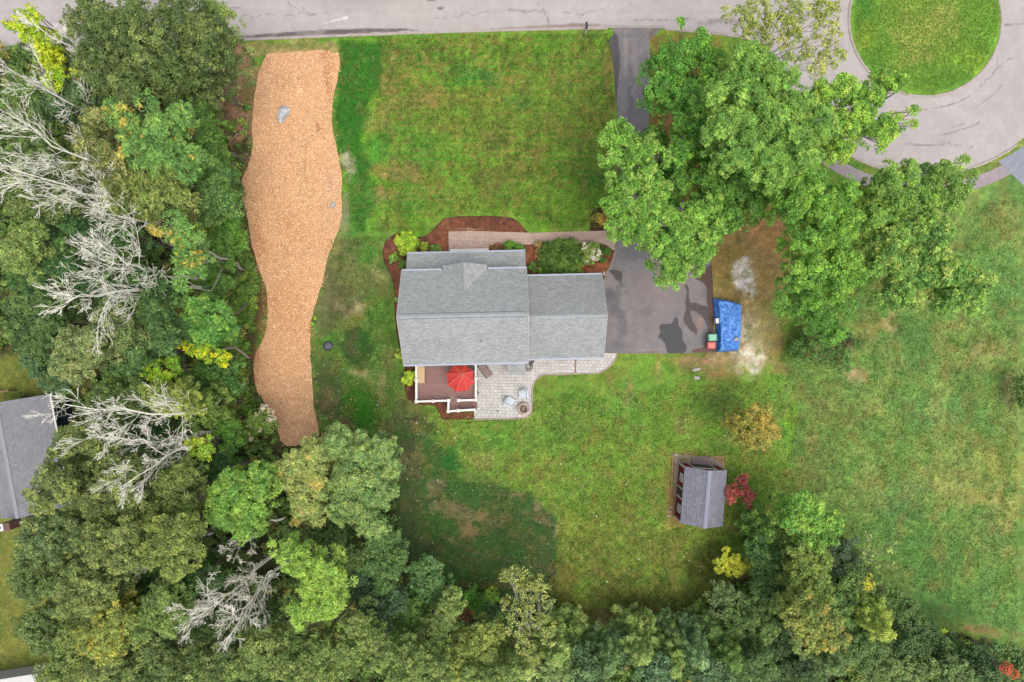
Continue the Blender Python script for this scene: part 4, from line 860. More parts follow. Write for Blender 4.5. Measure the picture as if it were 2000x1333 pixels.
ed = np.minimum(np.minimum(s_, 1 - s_) * 2.2, np.minimum(t_, 1 - t_) * 4.5)
prof = sstep(0, .26, ed)
hh = .12 + .85 * prof * (0.80 + .35 * fbm(s_ * 2.2 + 3, t_ * 3.2, 2))
rid = lambda x, y, sd: 1 - np.abs(fbm(x + sd, y + sd, 3) - .5) * 4
hh += .10 * np.clip(rid(s_ * 3 + t_ * 1.0, t_ * 6 - s_ * 2.0, 4), 0, 1) ** 2 + .07 * np.clip(rid(s_ * 7, t_ * 9 + s_ * 4, 14), 0, 1) ** 3 + .05 * np.clip(rid(s_ * 12 + t_ * 9, t_ * 12, 24), 0, 1) ** 2
hh = np.where(ed < .03, .03, hh)
jx = (fbm(s_ * 9, t_ * 9 + 5, 3) - .5) * 4 * (ed < .12)
zz = hh; sc_ = (H - .55) / F
TV = np.stack([(UV[:, 0] + jx - 1000) * sc_, -(UV[:, 1] + jx * .6 - 666.5) * sc_, zz], 1)
ti = (np.arange(nv - 1)[:, None] * nu + np.arange(nu - 1)[None, :]).ravel()
tc_ = P(1424, 636)
tp = add_np('tarpaulin', TV, np.stack([ti, ti + nu, ti + nu + 1, ti + 1], 1), M_tarp, loc=tc_, smooth=True); md = tp.modifiers.new('thick', 'SOLIDIFY'); md.thickness = .01
tag(tp, 'wrinkled blue tarpaulin draped over a low pile beside the driveway', 'tarpaulin')
k = MB(); q = P(1401, 627, .75); k.box(q.x - .12, q.x + .12, q.y - .2, q.y + .2, .2, .75, rz=.05); k.box(q.x - .14, q.x + .14, q.y - .22, q.y + .22, .75, .79, rz=.05); tag(k.build('white_bucket', M_vinyl, loc=(q.x, q.y, 0), bevel=.02), 'small white box against the left edge of the blue tarp', 'box')
rock('rock', 1430, 663, .2, .16, .12, M_stone, 'pale grey stone weighing down the blue tarp', 'rock', seed=33, z=1.08)
def bin_(u, v, col, c2, rz, label):
    p = P(u, v, .9); M = Matrix.Translation((p.x, p.y, 0)) @ Matrix.Rotation(rz, 4, 'Z'); t = empty('wheelie_bin', (p.x, p.y, 0.01), label, 'bin', 'bins at the edge of the driveway')
    m = m_plain('bin_plastic', col, c2, 4, .45, bmp=.03)
    k = MB(M); k.add([(x * .26, y * .22, .08) for x, y in ((-1, -1), (1, -1), (1, 1), (-1, 1))] + [(x * .33, y * .28, .9) for x, y in ((-1, -1), (1, -1), (1, 1), (-1, 1))], [(3, 2, 1, 0), (4, 5, 6, 7), (0, 1, 5, 4), (1, 2, 6, 5), (2, 3, 7, 6), (3, 0, 4, 7)]); k.build('body', m, t, bevel=.02)
    k = MB(M); k.add([(x * .36, y * .31, .9) for x, y in ((-1, -1), (1, -1), (1, 1), (-1, 1))] + [(x * .35, y * .30, .94) for x, y in ((-1, -1), (1, -1), (1, 1), (-1, 1))] + [(x * .26, y * .22, .985) for x, y in ((-1, -1), (1, -1), (1, 1), (-1, 1))],
                      [(3, 2, 1, 0)] + [(a + i, a + (i + 1) % 4, a + 4 + (i + 1) % 4, a + 4 + i) for a in (0, 4) for i in range(4)] + [(8, 9, 10, 11)]); k.build('lid', m, t, bevel=.012)
    k = MB(M); k.tube([(.40, -.22, .88), (.40, .22, .88)], .016, 6); k.tube([(.34, -.2, .88), (.40, -.2, .88)], .016, 5); k.tube([(.34, .2, .88), (.40, .2, .88)], .016, 5); k.build('handle', m, t)
    for s in (-1, 1):
        k = MB(M); k.lathe((0, 0, 0), [(.1, -.03), (.1, .03)], 14); o = k.build('wheel', M_dark, t)
        o.data.transform(Matrix.Translation(Vector(M @ Vector((.28, s * .24, .1))) - wloc(t)) @ Matrix.Rotation(R(90), 4, 'X') @ Matrix.Translation(wloc(t)))
bin_(1391.5, 659.5, C(142, 212, 176), C(122, 194, 158), R(2), 'teal green lidded bin beside the blue tarp, upper of the two')
bin_(1389.5, 674.8, C(232, 118, 104), C(216, 100, 90), R(-1), 'coral red lidded bin below the green one beside the tarp')

# ================================================================== SHED
M_sroof = m_brick('dark_shingles', C(156, 156, 168), C(134, 134, 146), C(110, 110, 120), .3, .14, .008, speck=(12, .78, 1.25), big=.05, bmp=.5)
M_scap = m_plain('pale_ridge', C(172, 174, 190), C(156, 158, 174), 8)
M_redw = m_brick('red_siding', C(150, 58, 52), C(138, 50, 46), C(100, 36, 34), 4, .2, .012, big=.05)
TS = R(-4.6); scn = Vector((16.43, -13.33, 0)); SM = Matrix.Translation(scn) @ Matrix.Rotation(TS, 4, 'Z')
shed = empty('garden_shed', scn, 'small red shed with grey shingled roof and white trim in the back lawn', 'shed')
sx, sy, sze, szr = 1.82, 2.43, 2.2, 3.35
k = MB(SM)
for s in (-1, 1): k.slab([(0, -sy, szr), (0, sy, szr), (s * sx, sy, sze), (s * sx, -sy, sze)], .09)
srf = k.build('roof', M_sroof, shed)
k = MB(SM)
for s in (-1, 1): k.slab([(0, -sy - .01, szr + .05), (0, sy + .01, szr + .05), (s * .16, sy + .01, szr - .04), (s * .16, -sy - .01, szr - .04)], .03)
k.build('ridge_cap', M_scap, srf)
wx, wy = 1.78, 2.36; k = MB(SM); e0, r0 = sze - .07, szr - .11
pr = [(-wx, .05), (wx, .05), (wx, e0), (0, r0), (-wx, e0)]
k.add([(a, -wy, b) for a, b in pr] + [(a, wy, b) for a, b in pr], [(0, 1, 2, 3, 4), (9, 8, 7, 6, 5)] + [(i, 5 + i, 5 + (i + 1) % 5, (i + 1) % 5) for i in range(5)]); k.build('wall', M_redw, shed)
for x in (-wx, wx):
    for y in (-wy, wy): k = MB(SM); k.box(x - .035, x + .035, y - .07, y + .07, .05, e0 - .03); k.box(x - .07, x + .07, y - .035, y + .035, .05, e0 - .033); k.build('corner_trim', M_vinyl, shed)
WS = ('x', -wx, -1); NS = ('y', wy, 1)
for a in (1.32, -1.35): win(SM, WS, a, .95, .55, .75, parent=shed)
for y0, y1 in ((.38, .48), (-.48, -.38)): k = MB(SM); k.box(-wx - .06, -wx + .01, y0, y1, .05, 1.95); k.build('door_trim', M_vinyl, shed)
k = MB(SM); k.box(-wx - .03, -wx + .01, -.37, .37, .08, 1.9); sd_ = k.build('side_door', M_dark, shed, label='dark side door of the shed'); k = MB(SM); k.lathe((-wx - .06, -.28, 1.0), [(.03, -.03), (.03, .03)], 6); k.build('handle', M_vinyl, sd_)
k = MB(SM); k.box(-.92, .92, wy - .01, wy + .03, .08, 1.9); nd = k.build('double_door', M_dark, shed, label='dark double door of the shed')
for x in (-1.0, .93): k = MB(SM); k.box(x - .02, x + .07, wy - .01, wy + .05, .05, 1.95); k.build('door_trim', M_vinyl, shed)
k = MB(SM); k.box(-1.02, 1.02, wy - .01, wy + .05, 1.96, 2.06); k.build('door_trim', M_vinyl, shed)
def paint_gr(p): p.mottle(.1, 8); p.mottle(.15, 3, 7, 2); p.ell(1330, 960, 12, 40, (150, 112, 96), .5, warp=6); p.ell(1320, 1000, 14, 30, (140, 100, 84), .6, warp=6); p.ell(1330, 898, 14, 8, (150, 138, 80), .7, warp=5); p.ell(1405, 895, 14, 9, (168, 140, 72), .8, warp=5)
M_grav = m_vcol('gravel', 26, (.6, 1.35), 4, (.9, 1.1), .9, .7, .03, voro=True)
sheet('gravel_pad', [(1316, 893), (1352, 891), (1412, 894), (1411, 918), (1400, 1020), (1330, 1022), (1318, 1010), (1317, 940)], .012, .1, (174, 156, 144), paint_gr, M_grav, jitter=.06)
M_ramp = m_brick('weathered_boards', C(158, 144, 138), C(140, 126, 120), C(104, 92, 86), 5, .1, .012, rot=R(90))
k = MB(); k.slab([P(1352, 891, .05), P(1383, 892, .05), P(1381, 914, .16), P(1350, 911, .16)], .05); tag(k.build('wooden_ramp', M_ramp, loc=P(1366, 902)), 'weathered grey board ramp in front of the shed double door', 'ramp')
M_timb = m_plain('landscape_timber', C(178, 152, 112), C(140, 112, 80), 5, bmp=.3)
for i, (a, b, t) in enumerate([((1313, 896), (1311, 960), 'long timber edging beam left of the shed gravel'), ((1312, 889.5), (1352, 889.5), 'timber edging beam along the top of the shed gravel'), ((1411, 893), (1411, 917), 'short timber edging beam right of the shed ramp'), ((1383.6, 893), (1411, 892.5), 'timber edging beam from the ramp to the right corner')]):
    k = MB(); pa, pb = P(*a), P(*b); k.beam(pa + Vector((0, 0, .06)), pb + Vector((0, 0, .06)), .12, .13); tag(k.build('edging_timber', M_timb, loc=(pa + pb) / 2, bevel=.015), t, 'timber', 'timbers around the shed gravel')

# ================================================================== NEIGHBOURS
M_nroof = m_brick('slate_shingles', C(170, 170, 175), C(154, 154, 160), C(132, 132, 140), .3, .16, .01, speck=(10, .88, 1.14), big=.05, bmp=.5)
M_navy = m_brick('navy_siding', C(48, 60, 76), C(42, 54, 70), C(28, 36, 48), 4, .14, .01)
aN = math.atan2(1.7, 9.1)           # ridge runs a little east of south
NL = 9.6; NCn = Vector((-41.15, -9.75, 0)); NM = Matrix.Translation(NCn) @ Matrix.Rotation(aN, 4, 'Z')
nh = empty('neighbour_house', NCn, 'grey-roofed neighbouring house cut off by the left edge of the photo', 'house')
nw, nze, nzr = 2.95, 3.0, 5.2
k = MB(NM)
for s in (-1, 1): k.slab([(0, -NL / 2, nzr), (0, NL / 2, nzr), (s * nw, NL / 2, nze), (s * nw, -NL / 2, nze)], .12)
nr_ = k.build('roof', M_nroof, nh)
k = MB(NM)
for s in (-1, 1): k.slab([(0, -NL / 2, nzr + .06), (0, NL / 2, nzr + .06), (s * .16, NL / 2, nzr - .05), (s * .16, -NL / 2, nzr - .05)], .03)
k.build('ridge_cap', m_plain('pale_cap', C(178, 178, 186), C(164, 164, 172), 8), nr_)
k = MB(NM); k.box(nw + .003, nw + .12, -NL / 2, NL / 2, nze - .12, nze - .005); k.build('gutter', M_vinyl, nr_)
k = MB(NM); n2 = nw - .3; e0, r0 = nze + .12, nzr - .14; pr = [(-n2, 0), (n2, 0), (n2, e0), (0, r0), (-n2, e0)]; ly = NL / 2 - .2
k.add([(a, -ly, b) for a, b in pr] + [(a, ly, b) for a, b in pr], [(0, 1, 2, 3, 4), (9, 8, 7, 6, 5)] + [(i, 5 + i, 5 + (i + 1) % 5, (i + 1) % 5) for i in range(5)]); k.build('wall', M_navy, nh)
for a in (3.2, .5, -2.5): win(NM, ('x', n2, 1), a, 1.0, .7, 1.0, parent=nh)
cp = P(8, 1031, 5.8); M_chim = m_brick('chimney_brick', C(132, 88, 76), C(112, 72, 62), C(160, 140, 130), .2, .07, .01)
k = MB(); k.box(cp.x - .55, cp.x + .45, cp.y - .3, cp.y + .3, 0, 5.8, rz=aN); ch = k.build('chimney', M_chim, nh); k = MB(); k.box(cp.x - .6, cp.x - .02, cp.y - .28, cp.y + .28, 5.8, 5.9, rz=aN); k.build('chimney_cap', M_vinyl, ch); k = MB(); k.lathe((cp.x - .28, cp.y, 5.9), [(.1, 0), (.09, .2)], 8); k.build('flue', M_door, ch)
oc = P(30, 1332, 2.4); oc.z = 0; OM = Matrix.Translation(oc + Vector((-.5, -1.2, 0))) @ Matrix.Rotation(R(9), 4, 'Z'); ob = empty('outbuilding', oc, 'white-roofed outbuilding just entering the bottom left corner', 'shed')
k = MB(OM); k.slab([(-2.8, 0, 3), (2.6, 0, 3), (2.6, 1.5, 2.4), (-2.8, 1.5, 2.4)], .08); k.slab([(-2.8, 0, 3), (2.6, 0, 3), (2.6, -1.5, 2.4), (-2.8, -1.5, 2.4)], .08); k.build('roof', M_vinyl, ob)
k = MB(OM); k.box(-2.6, 2.4, -1.35, 1.35, 0, 2.4); k.build('wall', M_siding, ob)
fe = empty('wooden_fence', P(10, 764), 'short weathered rail fence above the neighbouring grey roof', 'fence')
for u in (-30, 0, 32): k = MB(); q = P(u, 766 - u * .13); k.box(q.x - .07, q.x + .07, q.y - .07, q.y + .07, 0, 1.1); k.build('post', M_timb, fe)
for z in (.5, .98): k = MB(); k.beam(P(-34, 770.5) + Vector((0, 0, z)), P(34, 761.5) + Vector((0, 0, z)), .13, .12); k.build('rail', M_timb, fe)

# ================================================================== VEGETATION
M_leafm = m_leaf('leaves', 0.46); M_bark = m_plain('grey_bark', C(150, 136, 124), C(100, 88, 78), 5, .9, bmp=.6, fine=30)
M_pale = m_plain('pale_bark', C(216, 208, 192), C(176, 166, 150), 6, .85, bmp=.4); M_deadb = m_plain('dead_wood', C(246, 241, 228, 1.7), C(230, 222, 206, 1.6), 3, .85, bmp=.3)
LEAFK = 2.1        # leaf reflectance against the picture value (leaves shade each other)
def unit(v): return v / np.maximum(np.linalg.norm(v, axis=1, keepdims=True), 1e-9)
def leaf_quads(c, nrm, tan, L, W, bend=0.0):
    nrm = unit(nrm); tan = tan - nrm * (tan * nrm).sum(1, keepdims=True); tan = unit(tan); bi = np.cross(nrm, tan)
    L = np.asarray(L).reshape(-1, 1); W = np.asarray(W).reshape(-1, 1)
    V = np.stack([c - tan * L * .5, c + bi * W * .5 + tan * L * .05, c + tan * L * .5 - nrm * L * bend, c - bi * W * .5 + tan * L * .05], 1).reshape(-1, 3)
    n = len(c); return V, np.arange(4 * n).reshape(n, 4)
STY = dict(  # clump radius px, leaves per clump, leaf length px, width px, up-bias, radial, gap
    broad=(9, 46, 4.6, 2.5, .6, .2, .95), fine=(9, 44, 4.2, 2.4, .5, 0, 1.0), pinnate=(11, 50, 7.6, 1.8, .6, 1, .95), sparse=(8, 20, 5.0, 2.6, .5, 0, .55),
    oak=(9, 42, 4.6, 2.3, .55, .35, .9), tight=(10, 60, 4.2, 2.7, .6, .3, 1.15), shrub=(5, 40, 3.4, 1.9, .5, 0, 1.3), thread=(7, 50, 6.5, .9, .6, 1, 1.3), vine=(8, 40, 4.6, 2.6, .4, 0, 1.0), conif=(7, 34, 6.0, 1.3, .4, 1, 1.0))
def clumps_to_leaves(rg, cc, dd, rc, tint, pal, st, s, vary=.22):
    """leaves for clumps: centres, outward directions, radii; colours in picture values"""
    crp, nl, L, W, upb, rad, gap = STY[st]; n = len(cc)
    k = np.maximum(6, (nl * (rc / (crp * s)) ** 1.6)).astype(int); idx = np.repeat(np.arange(n), k); m = len(idx)
    q = unit(rg.normal(size=(m, 3)) + dd[idx] * .8 + np.array([0, 0, .5])); r = rc[idx][:, None] * (.45 + .62 * rg.random((m, 1)) ** .7)
    pos = cc[idx] + q * r * np.array([1, 1, .8]); nrm = q * .55 + np.array([0, 0, upb]) + rg.normal(size=(m, 3)) * .42
    tan = rg.normal(size=(m, 3)) * (1 - rad * .75) + q * np.array([1, 1, .4]) * rad * 1.6
    sz = .72 + .56 * rg.random(m); V, Fq = leaf_quads(pos, nrm, tan, L * s * sz, W * s * sz, .12)
    col = tint[idx] * (1 + (rg.random((m, 1)) - .5) * 2 * vary) * (1 + (rg.random((m, 3)) - .5) * .10)
    return V, Fq, np.repeat(col, 4, 0)
def pick(rg, pal, n):
    w = np.array([p[3] if len(p) > 3 else 1 for p in pal], float); i = rg.choice(len(pal), n, p=w / w.sum()); return np.array([p[:3] for p in pal], float)[i]
def finish(col):
    col = col * np.array([1.10, 1.01, .95]) + 6
    return np.clip(lin(np.clip(col, 0, 255)) / EXPO * LEAFK, 0, .8)
def limb(rg, a, b, r0, r1, k, n=6, sag=.12, seg=7):
    a, b = Vector(a), Vector(b); L = (b - a).length; off = Vector((rg.normal(), rg.normal(), rg.normal() * .4)) * L * sag * .5; pts = []
    for i in range(seg):
        t = i / (seg - 1); pts.append(a.lerp(b, t) + off * math.sin(math.pi * t) + Vector((rg.normal(), rg.normal(), 0)) * L * .012 * (0 < i < seg - 1))
    k.tube(pts, [r0 + (r1 - r0) * (i / (seg - 1)) for i in range(seg)], n)
NT = [0, 0]
def T(name, label, lobes, z, st='broad', pal=((96, 130, 66),), group=None, cat='tree', base=None, dens=1.0, tr=None, bark=None, split=True, flat=.8, seed=None, limbs=True, vary=.22, gz=0.0, under=True, maxu=478):
    NT[0] += 1; rg = np.random.default_rng(seed or (100 + NT[0] * 7)); VV, FF, CCs = [], [], []; off = 0; LC = []
    crp = STY[st][0]; gap = STY[st][6] * dens
    for lb in lobes:
        u, v, r = lb[:3]; zt = lb[3] if len(lb) > 3 and lb[3] is not None else z; pl = lb[4] if len(lb) > 4 else pal
        s = (H - zt) / F; R0 = r * s * (1.1 if split and r > 24 else 1.0); c0 = np.array(P(u, v, zt)); c0[2] = zt - R0 * flat; LC.append((c0, R0))
        subs = [(c0, R0)]
        if split and r > 24:
            subs = [(c0 - np.array([0, 0, R0 * .15]), R0 * .66)]; ns = int(7 + r / 9)
            for i in range(ns):
                a = 2 * math.pi * (i + rg.random() * .7) / ns * 2.4; e = rg.random() ** .6 * 1.0; rr = R0 * (.26 + .16 * rg.random()); d = R0 - rr * .95
                subs.append((c0 + np.array([math.cos(a) * d * e, math.sin(a) * d * e, flat * R0 * math.sqrt(max(0, 1 - e * e * .9)) - rr * .8 + rg.normal() * .12 * R0]), rr))
        if under and split and z > 7 and r > 24: subs += [(c0 - np.array([rg.normal() * .2, rg.normal() * .2, R0 * 1.25]), R0 * .85)]
        btint = pick(rg, pl, len(subs))
        for si, (sc, sr) in enumerate(subs):
            rc0 = min(crp * s, sr * .6); n = max(4, int(2.3 * gap * (sr / rc0) ** 2)); d = unit(rg.normal(size=(n, 3)) + np.array([0, 0, .55])); d[:, 2] = np.where(d[:, 2] < -.35, -d[:, 2], d[:, 2])
            hgt = 1 + .25 * (rg.random((n, 1)) - .5); cc = sc + d * np.array([1, 1, flat]) * (sr - rc0 * .5) * hgt; rc = rc0 * (.6 + .7 * rg.random(n)); tint = np.where(rg.random((n, 1)) < .55, btint[si], pick(rg, pl, n)) * (1 + rg.normal(size=(n, 1)) * .06)
            V, Fq, cl = clumps_to_leaves(rg, cc, d, rc, tint, pl, st, s, vary); VV.append(V); FF.append(Fq + off); off += len(V); CCs.append(cl)
    allc = np.array([c for c, _ in LC]); wts = np.array([r for _, r in LC]) ** 2; ctr = (allc * wts[:, None]).sum(0) / wts.sum()
    b = P(*base, 0) if base else Vector((ctr[0], ctr[1], 0)); b.z = gz
    if group == LW and not base: ub = min(1000 + b.x * F / H, maxu); b.x = (ub - 1000) * H / F
    t = empty(name, b, label, cat, group)
    V = np.concatenate(VV); NT[1] += len(V) // 4
    add_np('crown' if cat != 'shrub' else 'foliage', V, np.concatenate(FF), M_leafm, t, cols=finish(np.concatenate(CCs)))
    tr = tr if tr else .03 + .009 * z; k = MB()
    top = Vector((ctr[0], ctr[1], max(.2, ctr[2] - .1 * z)))
    if cat == 'shrub':
        for i in range(4):
            a = i * 1.6; limb(rg, b, Vector((ctr[0] + math.cos(a) * LC[0][1] * .4, ctr[1] + math.sin(a) * LC[0][1] * .4, max(gz + .2, ctr[2]))), .02, .01, k, 4, .1, 4)
        k.build('stem', bark or M_bark, t)
    else:
        limb(rg, b, top, tr, tr * .45, k, 9, .05, 9)
        k.build('trunk', bark or M_bark, t, smooth=True)
        k = MB()
        for c, r_ in LC:
            f = .45 + .35 * rg.random(); a = Vector(b).lerp(top, f)
            limb(rg, a, Vector(c) + Vector((0, 0, r_ * .2)), tr * .4, tr * .12, k, 6, .14)
            for j in range(3):
                q = unit(rg.normal(size=(1, 3)) + np.array([[0, 0, .6]]))[0] * r_ * .85; limb(rg, Vector(c) * .6 + a * .4, Vector(c + q), tr * .2, .012, k, 5, .12, 5)
        k.build('limbs', bark or M_bark, t, smooth=True)
    return t
def conifer(name, label, u, v, r, z, pal, group=None, lean=None, dens=1.0, zb=None, cat='tree'):
    pal = [tuple(min(250, x * k_) for x, k_ in zip(p[:3], (1.38, 1.32, 1.16))) + tuple(p[3:]) for p in pal]
    NT[0] += 1; rg = np.random.default_rng(900 + NT[0]); s = (H - z) / F; R0 = r * s * 1.25; tip = P(u, v, z); b = Vector((tip.x, tip.y, 0)) if lean is None else P(*lean, 0); b.z = 0
    cc, dd = [], []; k = MB(); kb = MB(); zb = z * .25 if zb is None else zb; nw_ = max(7, int((z - zb) / .55)); limb(rg, b, tip, .05 + .012 * z, .02, k, 8, .02, 8)
    for i in range(nw_):
        f = (i + .3) / nw_; zz = z - (z - zb) * f; c = Vector(b).lerp(tip, zz / z); ln = R0 * (f ** .75) * (.85 + .3 * rg.random()) + .15; nb_ = 5 + int(rg.random() * 3)
        for j in range(nb_):
            a = 2 * math.pi * (j + rg.random() * .7) / nb_ + i; l2 = ln * (.75 + .4 * rg.random()); e = c + Vector((math.cos(a) * l2, math.sin(a) * l2, l2 * .18)); 
            if l2 > .5: kb.tube([c, c.lerp(e, .5) + Vector((0, 0, .05)), e], [.03, .02, .01], 4)
            m = max(1, int(l2 / (.28))); 
            for q in range(m):
                g = (q + .8) / (m + .3); pt = c.lerp(e, g); sp = l2 * .22 * (1 - g * .5)
                for w_ in range(2 if dens < 1.2 else 3): cc.append((pt.x + rg.normal() * sp * .6, pt.y + rg.normal() * sp * .6, pt.z + rg.normal() * .06)); dd.append((math.cos(a), math.sin(a), .5))
    cc, dd = np.array(cc), unit(np.array(dd)); n = len(cc); rc = np.full(n, .26) * (.7 + .6 * rg.random(n)); tint = pick(rg, pal, n) * (1 + rg.normal(size=(n, 1)) * .08)
    t = empty(name, b, label, cat, group); V, Fq, cl = clumps_to_leaves(rg, cc, dd, rc * dens ** .3, tint, pal, 'conif', s); NT[1] += len(V) // 4
    add_np('crown', V, Fq, M_leafm, t, cols=finish(cl)); k.build('trunk', M_bark, t, smooth=True); kb.build('branches', M_bark, t); return t
def dead_tree(label, base, tip, z, spread=.42, seed=1, r0=.17, nprim=12, bare=.35, group='dead grey trees in the western wood', zfork=None, mat=None):
    rg = np.random.default_rng(seed); b = P(*base, 0); tp = P(*tip, z); t = empty('dead_tree', b, label, 'tree', group); k = MB(); kb = MB(); pts = []; n = 12; w = Vector((rg.normal(), rg.normal(), 0)) * .6
    for i in range(n): f = i / (n - 1); pts.append(b.lerp(tp, f) + w * math.sin(math.pi * f) + Vector((rg.normal(), rg.normal(), 0)) * .12 * (0 < f < 1))
    k.tube(pts, [r0 * (1 - .88 * i / (n - 1)) for i in range(n)], 8); axis = (tp - b).normalized()
    def grow(p, d, L, r, lev):
        ns = 6 if lev < 2 else 4; pp = [p]; dd = d.copy(); cur = Vector((rg.normal(), rg.normal(), rg.normal())) * .09
        for i in range(ns): dd = (dd + cur * .5 + Vector((rg.normal(), rg.normal(), rg.normal())) * .075 + axis * .10).normalized(); pp.append(pp[-1] + dd * L / ns)
        kb.tube(pp, [max(.0085, r * .52 * (1 - .8 * i / ns)) for i in range(ns + 1)], 5 if lev < 2 else 3)
        if lev >= 3: return
        nc = (6, 4, 2)[lev] if lev < 3 else 0
        for j in range(nc):
            f = .2 + .75 * (j + rg.random() * .6) / nc; q = f * ns; i = min(int(q), ns - 1); st = pp[i].lerp(pp[i + 1], q - i); ax = (pp[i + 1] - pp[i]).normalized()
            sd = Vector((rg.normal(), rg.normal(), rg.normal())); sd = (sd - ax * sd.dot(ax)).normalized(); an = R(20 + 22 * rg.random())
            grow(st, (ax * math.cos(an) + sd * math.sin(an)).normalized(), L * (.66 - .34 * f) * (.75 + .4 * rg.random()), r * .46, lev + 1)
    Lz = (tp - b).length
    for j in range(nprim):
        f = bare + (1 - bare) * (j + rg.random() * .7) / nprim; q = f * (n - 1); i = min(int(q), n - 2); st = pts[i].lerp(pts[i + 1], q - i); a = 2.4 * j + rg.random(); an = R(24 + 26 * rg.random() * (spread / .42))
        sd = Vector((math.cos(a), math.sin(a), 0)); sd = (sd - axis * sd.dot(axis)).normalized(); grow(st, (axis * math.cos(an) + sd * math.sin(an)).normalized(), Lz * spread * (1.0 - f * .65) * (.6 + .5 * rg.random()), r0 * (1 - f * .75) * .55, 0)
    k.build('trunk', mat or M_deadb, t, smooth=True); kb.build('branches', mat or M_deadb, t); return t

LW = 'broadleaf trees of the western wood'
G1 = [(90, 116, 66, 3), (112, 136, 80, 2), (76, 100, 60, 2)]          # olive oak
G2 = [(120, 138, 84, 2), (140, 154, 96, 1), (98, 118, 66, 2)]        # pale olive
G3 = [(72, 112, 62, 2), (60, 100, 60, 2), (88, 126, 70, 1)]          # deep green
G4 = [(96, 150, 66, 2), (112, 164, 70, 2), (80, 134, 60, 1)]         # fresh green
G5 = [(170, 196, 52, 2), (150, 186, 50, 2), (128, 170, 48, 1)]       # lime
G6 = [(108, 156, 84, 3), (124, 166, 88, 2), (92, 140, 76, 2)]        # compound leaf
G7 = [(92, 126, 86, 2), (78, 112, 76, 2), (108, 140, 96, 1)]        # blue green
GW = [(108, 132, 78, 3), (130, 152, 88, 2), (86, 110, 64, 2)]        # south-west oaks
GY = [(116, 142, 80, 2), (104, 132, 74, 2), (90, 118, 66, 1)]       # yellowing olive
GM = [(108, 154, 72, 3), (124, 168, 80, 2), (92, 140, 66, 2), (136, 176, 88, .6)]   # big maples
YF = [(176, 178, 90, 2), (140, 166, 82, 1.5)]
LW = 'broadleaf trees of the western wood'; LS = 'broadleaf trees of the south-west wood'; LE = 'trees of the south-east copse'; LM = 'large maples around the driveway'; LP = 'young pines along the south lawn edge'
# --- west wood, north part
T('oak_tree', 'large olive-green oak crown spreading over the road, top left', [(200, 60, 75), (170, 120, 60), (270, 100, 70), (250, 20, 55), (150, 20, 50), (230, 160, 45)], 15, 'oak', G1, LW)
T('oak_tree', 'olive-green oak between the road edge and the wood chip path', [(370, 70, 70), (322, 140, 54), (380, 118, 42), (392, 50, 38), (340, 20, 55), (300, 170, 45)], 13, 'oak', G1, LW)
T('birch_tree', 'thin loose-leaved tree reaching over the road beside the bare leaning trunk', [(415, 20, 38), (440, 70, 24), (425, 105, 24), (460, 52, 9)], 10, 'sparse', [(110, 140, 72), (126, 154, 84)], None, base=(467, 137), bark=M_pale, tr=.07, dens=1.3)
T('vine_tree', 'bright lime tree climbing down the top left corner', [(50, 55, 30), (20, 35, 22), (75, 95, 26), (100, 120, 24), (60, 18, 20), (115, 140, 20), (95, 150, 20)], 14, 'vine', G5, LW)
T('small_tree', 'bluish dark tree between lime tree and yellow-flowered tree', [(95, 195, 38), (140, 180, 30), (70, 215, 26)], 13, 'fine', G7, LW)
T('ash_tree', 'feathery compound-leaved tree with golden flower tufts, upper left', [(215, 215, 34, 15, G6 + [(188, 180, 92, 3)]), (245, 250, 34, 15, G6 + [(180, 178, 90, 1.6)]), (280, 195, 20, 15, G6 + [(180, 180, 90, 1)]), (305, 245, 44), (345, 220, 26), (330, 300, 34), (290, 300, 40), (370, 300, 26), (250, 290, 30), (360, 330, 24), (300, 225, 24)], 15, 'pinnate', G6 + [(184, 174, 90, .3)], LW)
T('locust_tree', 'pale olive tree left of the golden-flowered tree', [(175, 225, 34), (160, 270, 34), (195, 310, 40), (145, 320, 28), (215, 345, 36)], 15, 'oak', G2, LW)
T('locust_tree', 'pale olive feathery tree directly below the golden-flowered tree', [(255, 350, 44), (300, 370, 42), (215, 390, 36), (325, 340, 30), (270, 395, 30), (345, 385, 26)], 14, 'oak', [(128, 150, 84, 2), (112, 140, 76, 2), (96, 124, 66, 1)], LW)
T('maple_tree', 'deep green tree right of the golden-flowered tree', [(362, 212, 42), (376, 260, 38), (360, 180, 34), (386, 234, 26), (390, 320, 38), (390, 290, 30)], 10, 'fine', [(92, 134, 66), (78, 118, 60), (104, 148, 72)], LW)
T('maple_tree', 'bright green low tree at the wood edge level with the boulder', [(406, 280, 24), (418, 306, 24), (400, 254, 20), (436, 334, 20)], 6, 'broad', G4, LW)
T('maple_tree', 'blue-green tree at the wood edge above the second trunk', [(400, 370, 42), (420, 340, 32), (385, 400, 34), (430, 390, 26)], 10, 'fine', [(92, 134, 76), (80, 120, 68), (106, 146, 80)], LW)
T('oak_tree', 'mid green crown on the left border above the pale round crown', [(30, 395, 48), (80, 410, 36), (15, 360, 30), (110, 385, 30)], 16, 'oak', G1, LW)
T('oak_tree', 'pale round crown on the left border right of centre height', [(25, 480, 44), (10, 500, 36), (50, 455, 28)], 17, 'broad', [(122, 150, 84), (104, 134, 76)], LW)
T('oak_tree', 'dark green crown between pale round crown and the large dead tree', [(95, 475, 40), (120, 440, 34), (105, 515, 34), (70, 530, 34), (30, 545, 34)], 15, 'oak', G3, LW)
T('oak_tree', 'dark green crown touching the left border above the grass yard', [(30, 605, 42), (70, 590, 36), (85, 640, 40), (25, 650, 36), (60, 680, 34)], 15, 'oak', [(84, 116, 68), (72, 104, 62), (98, 130, 74)], LW)
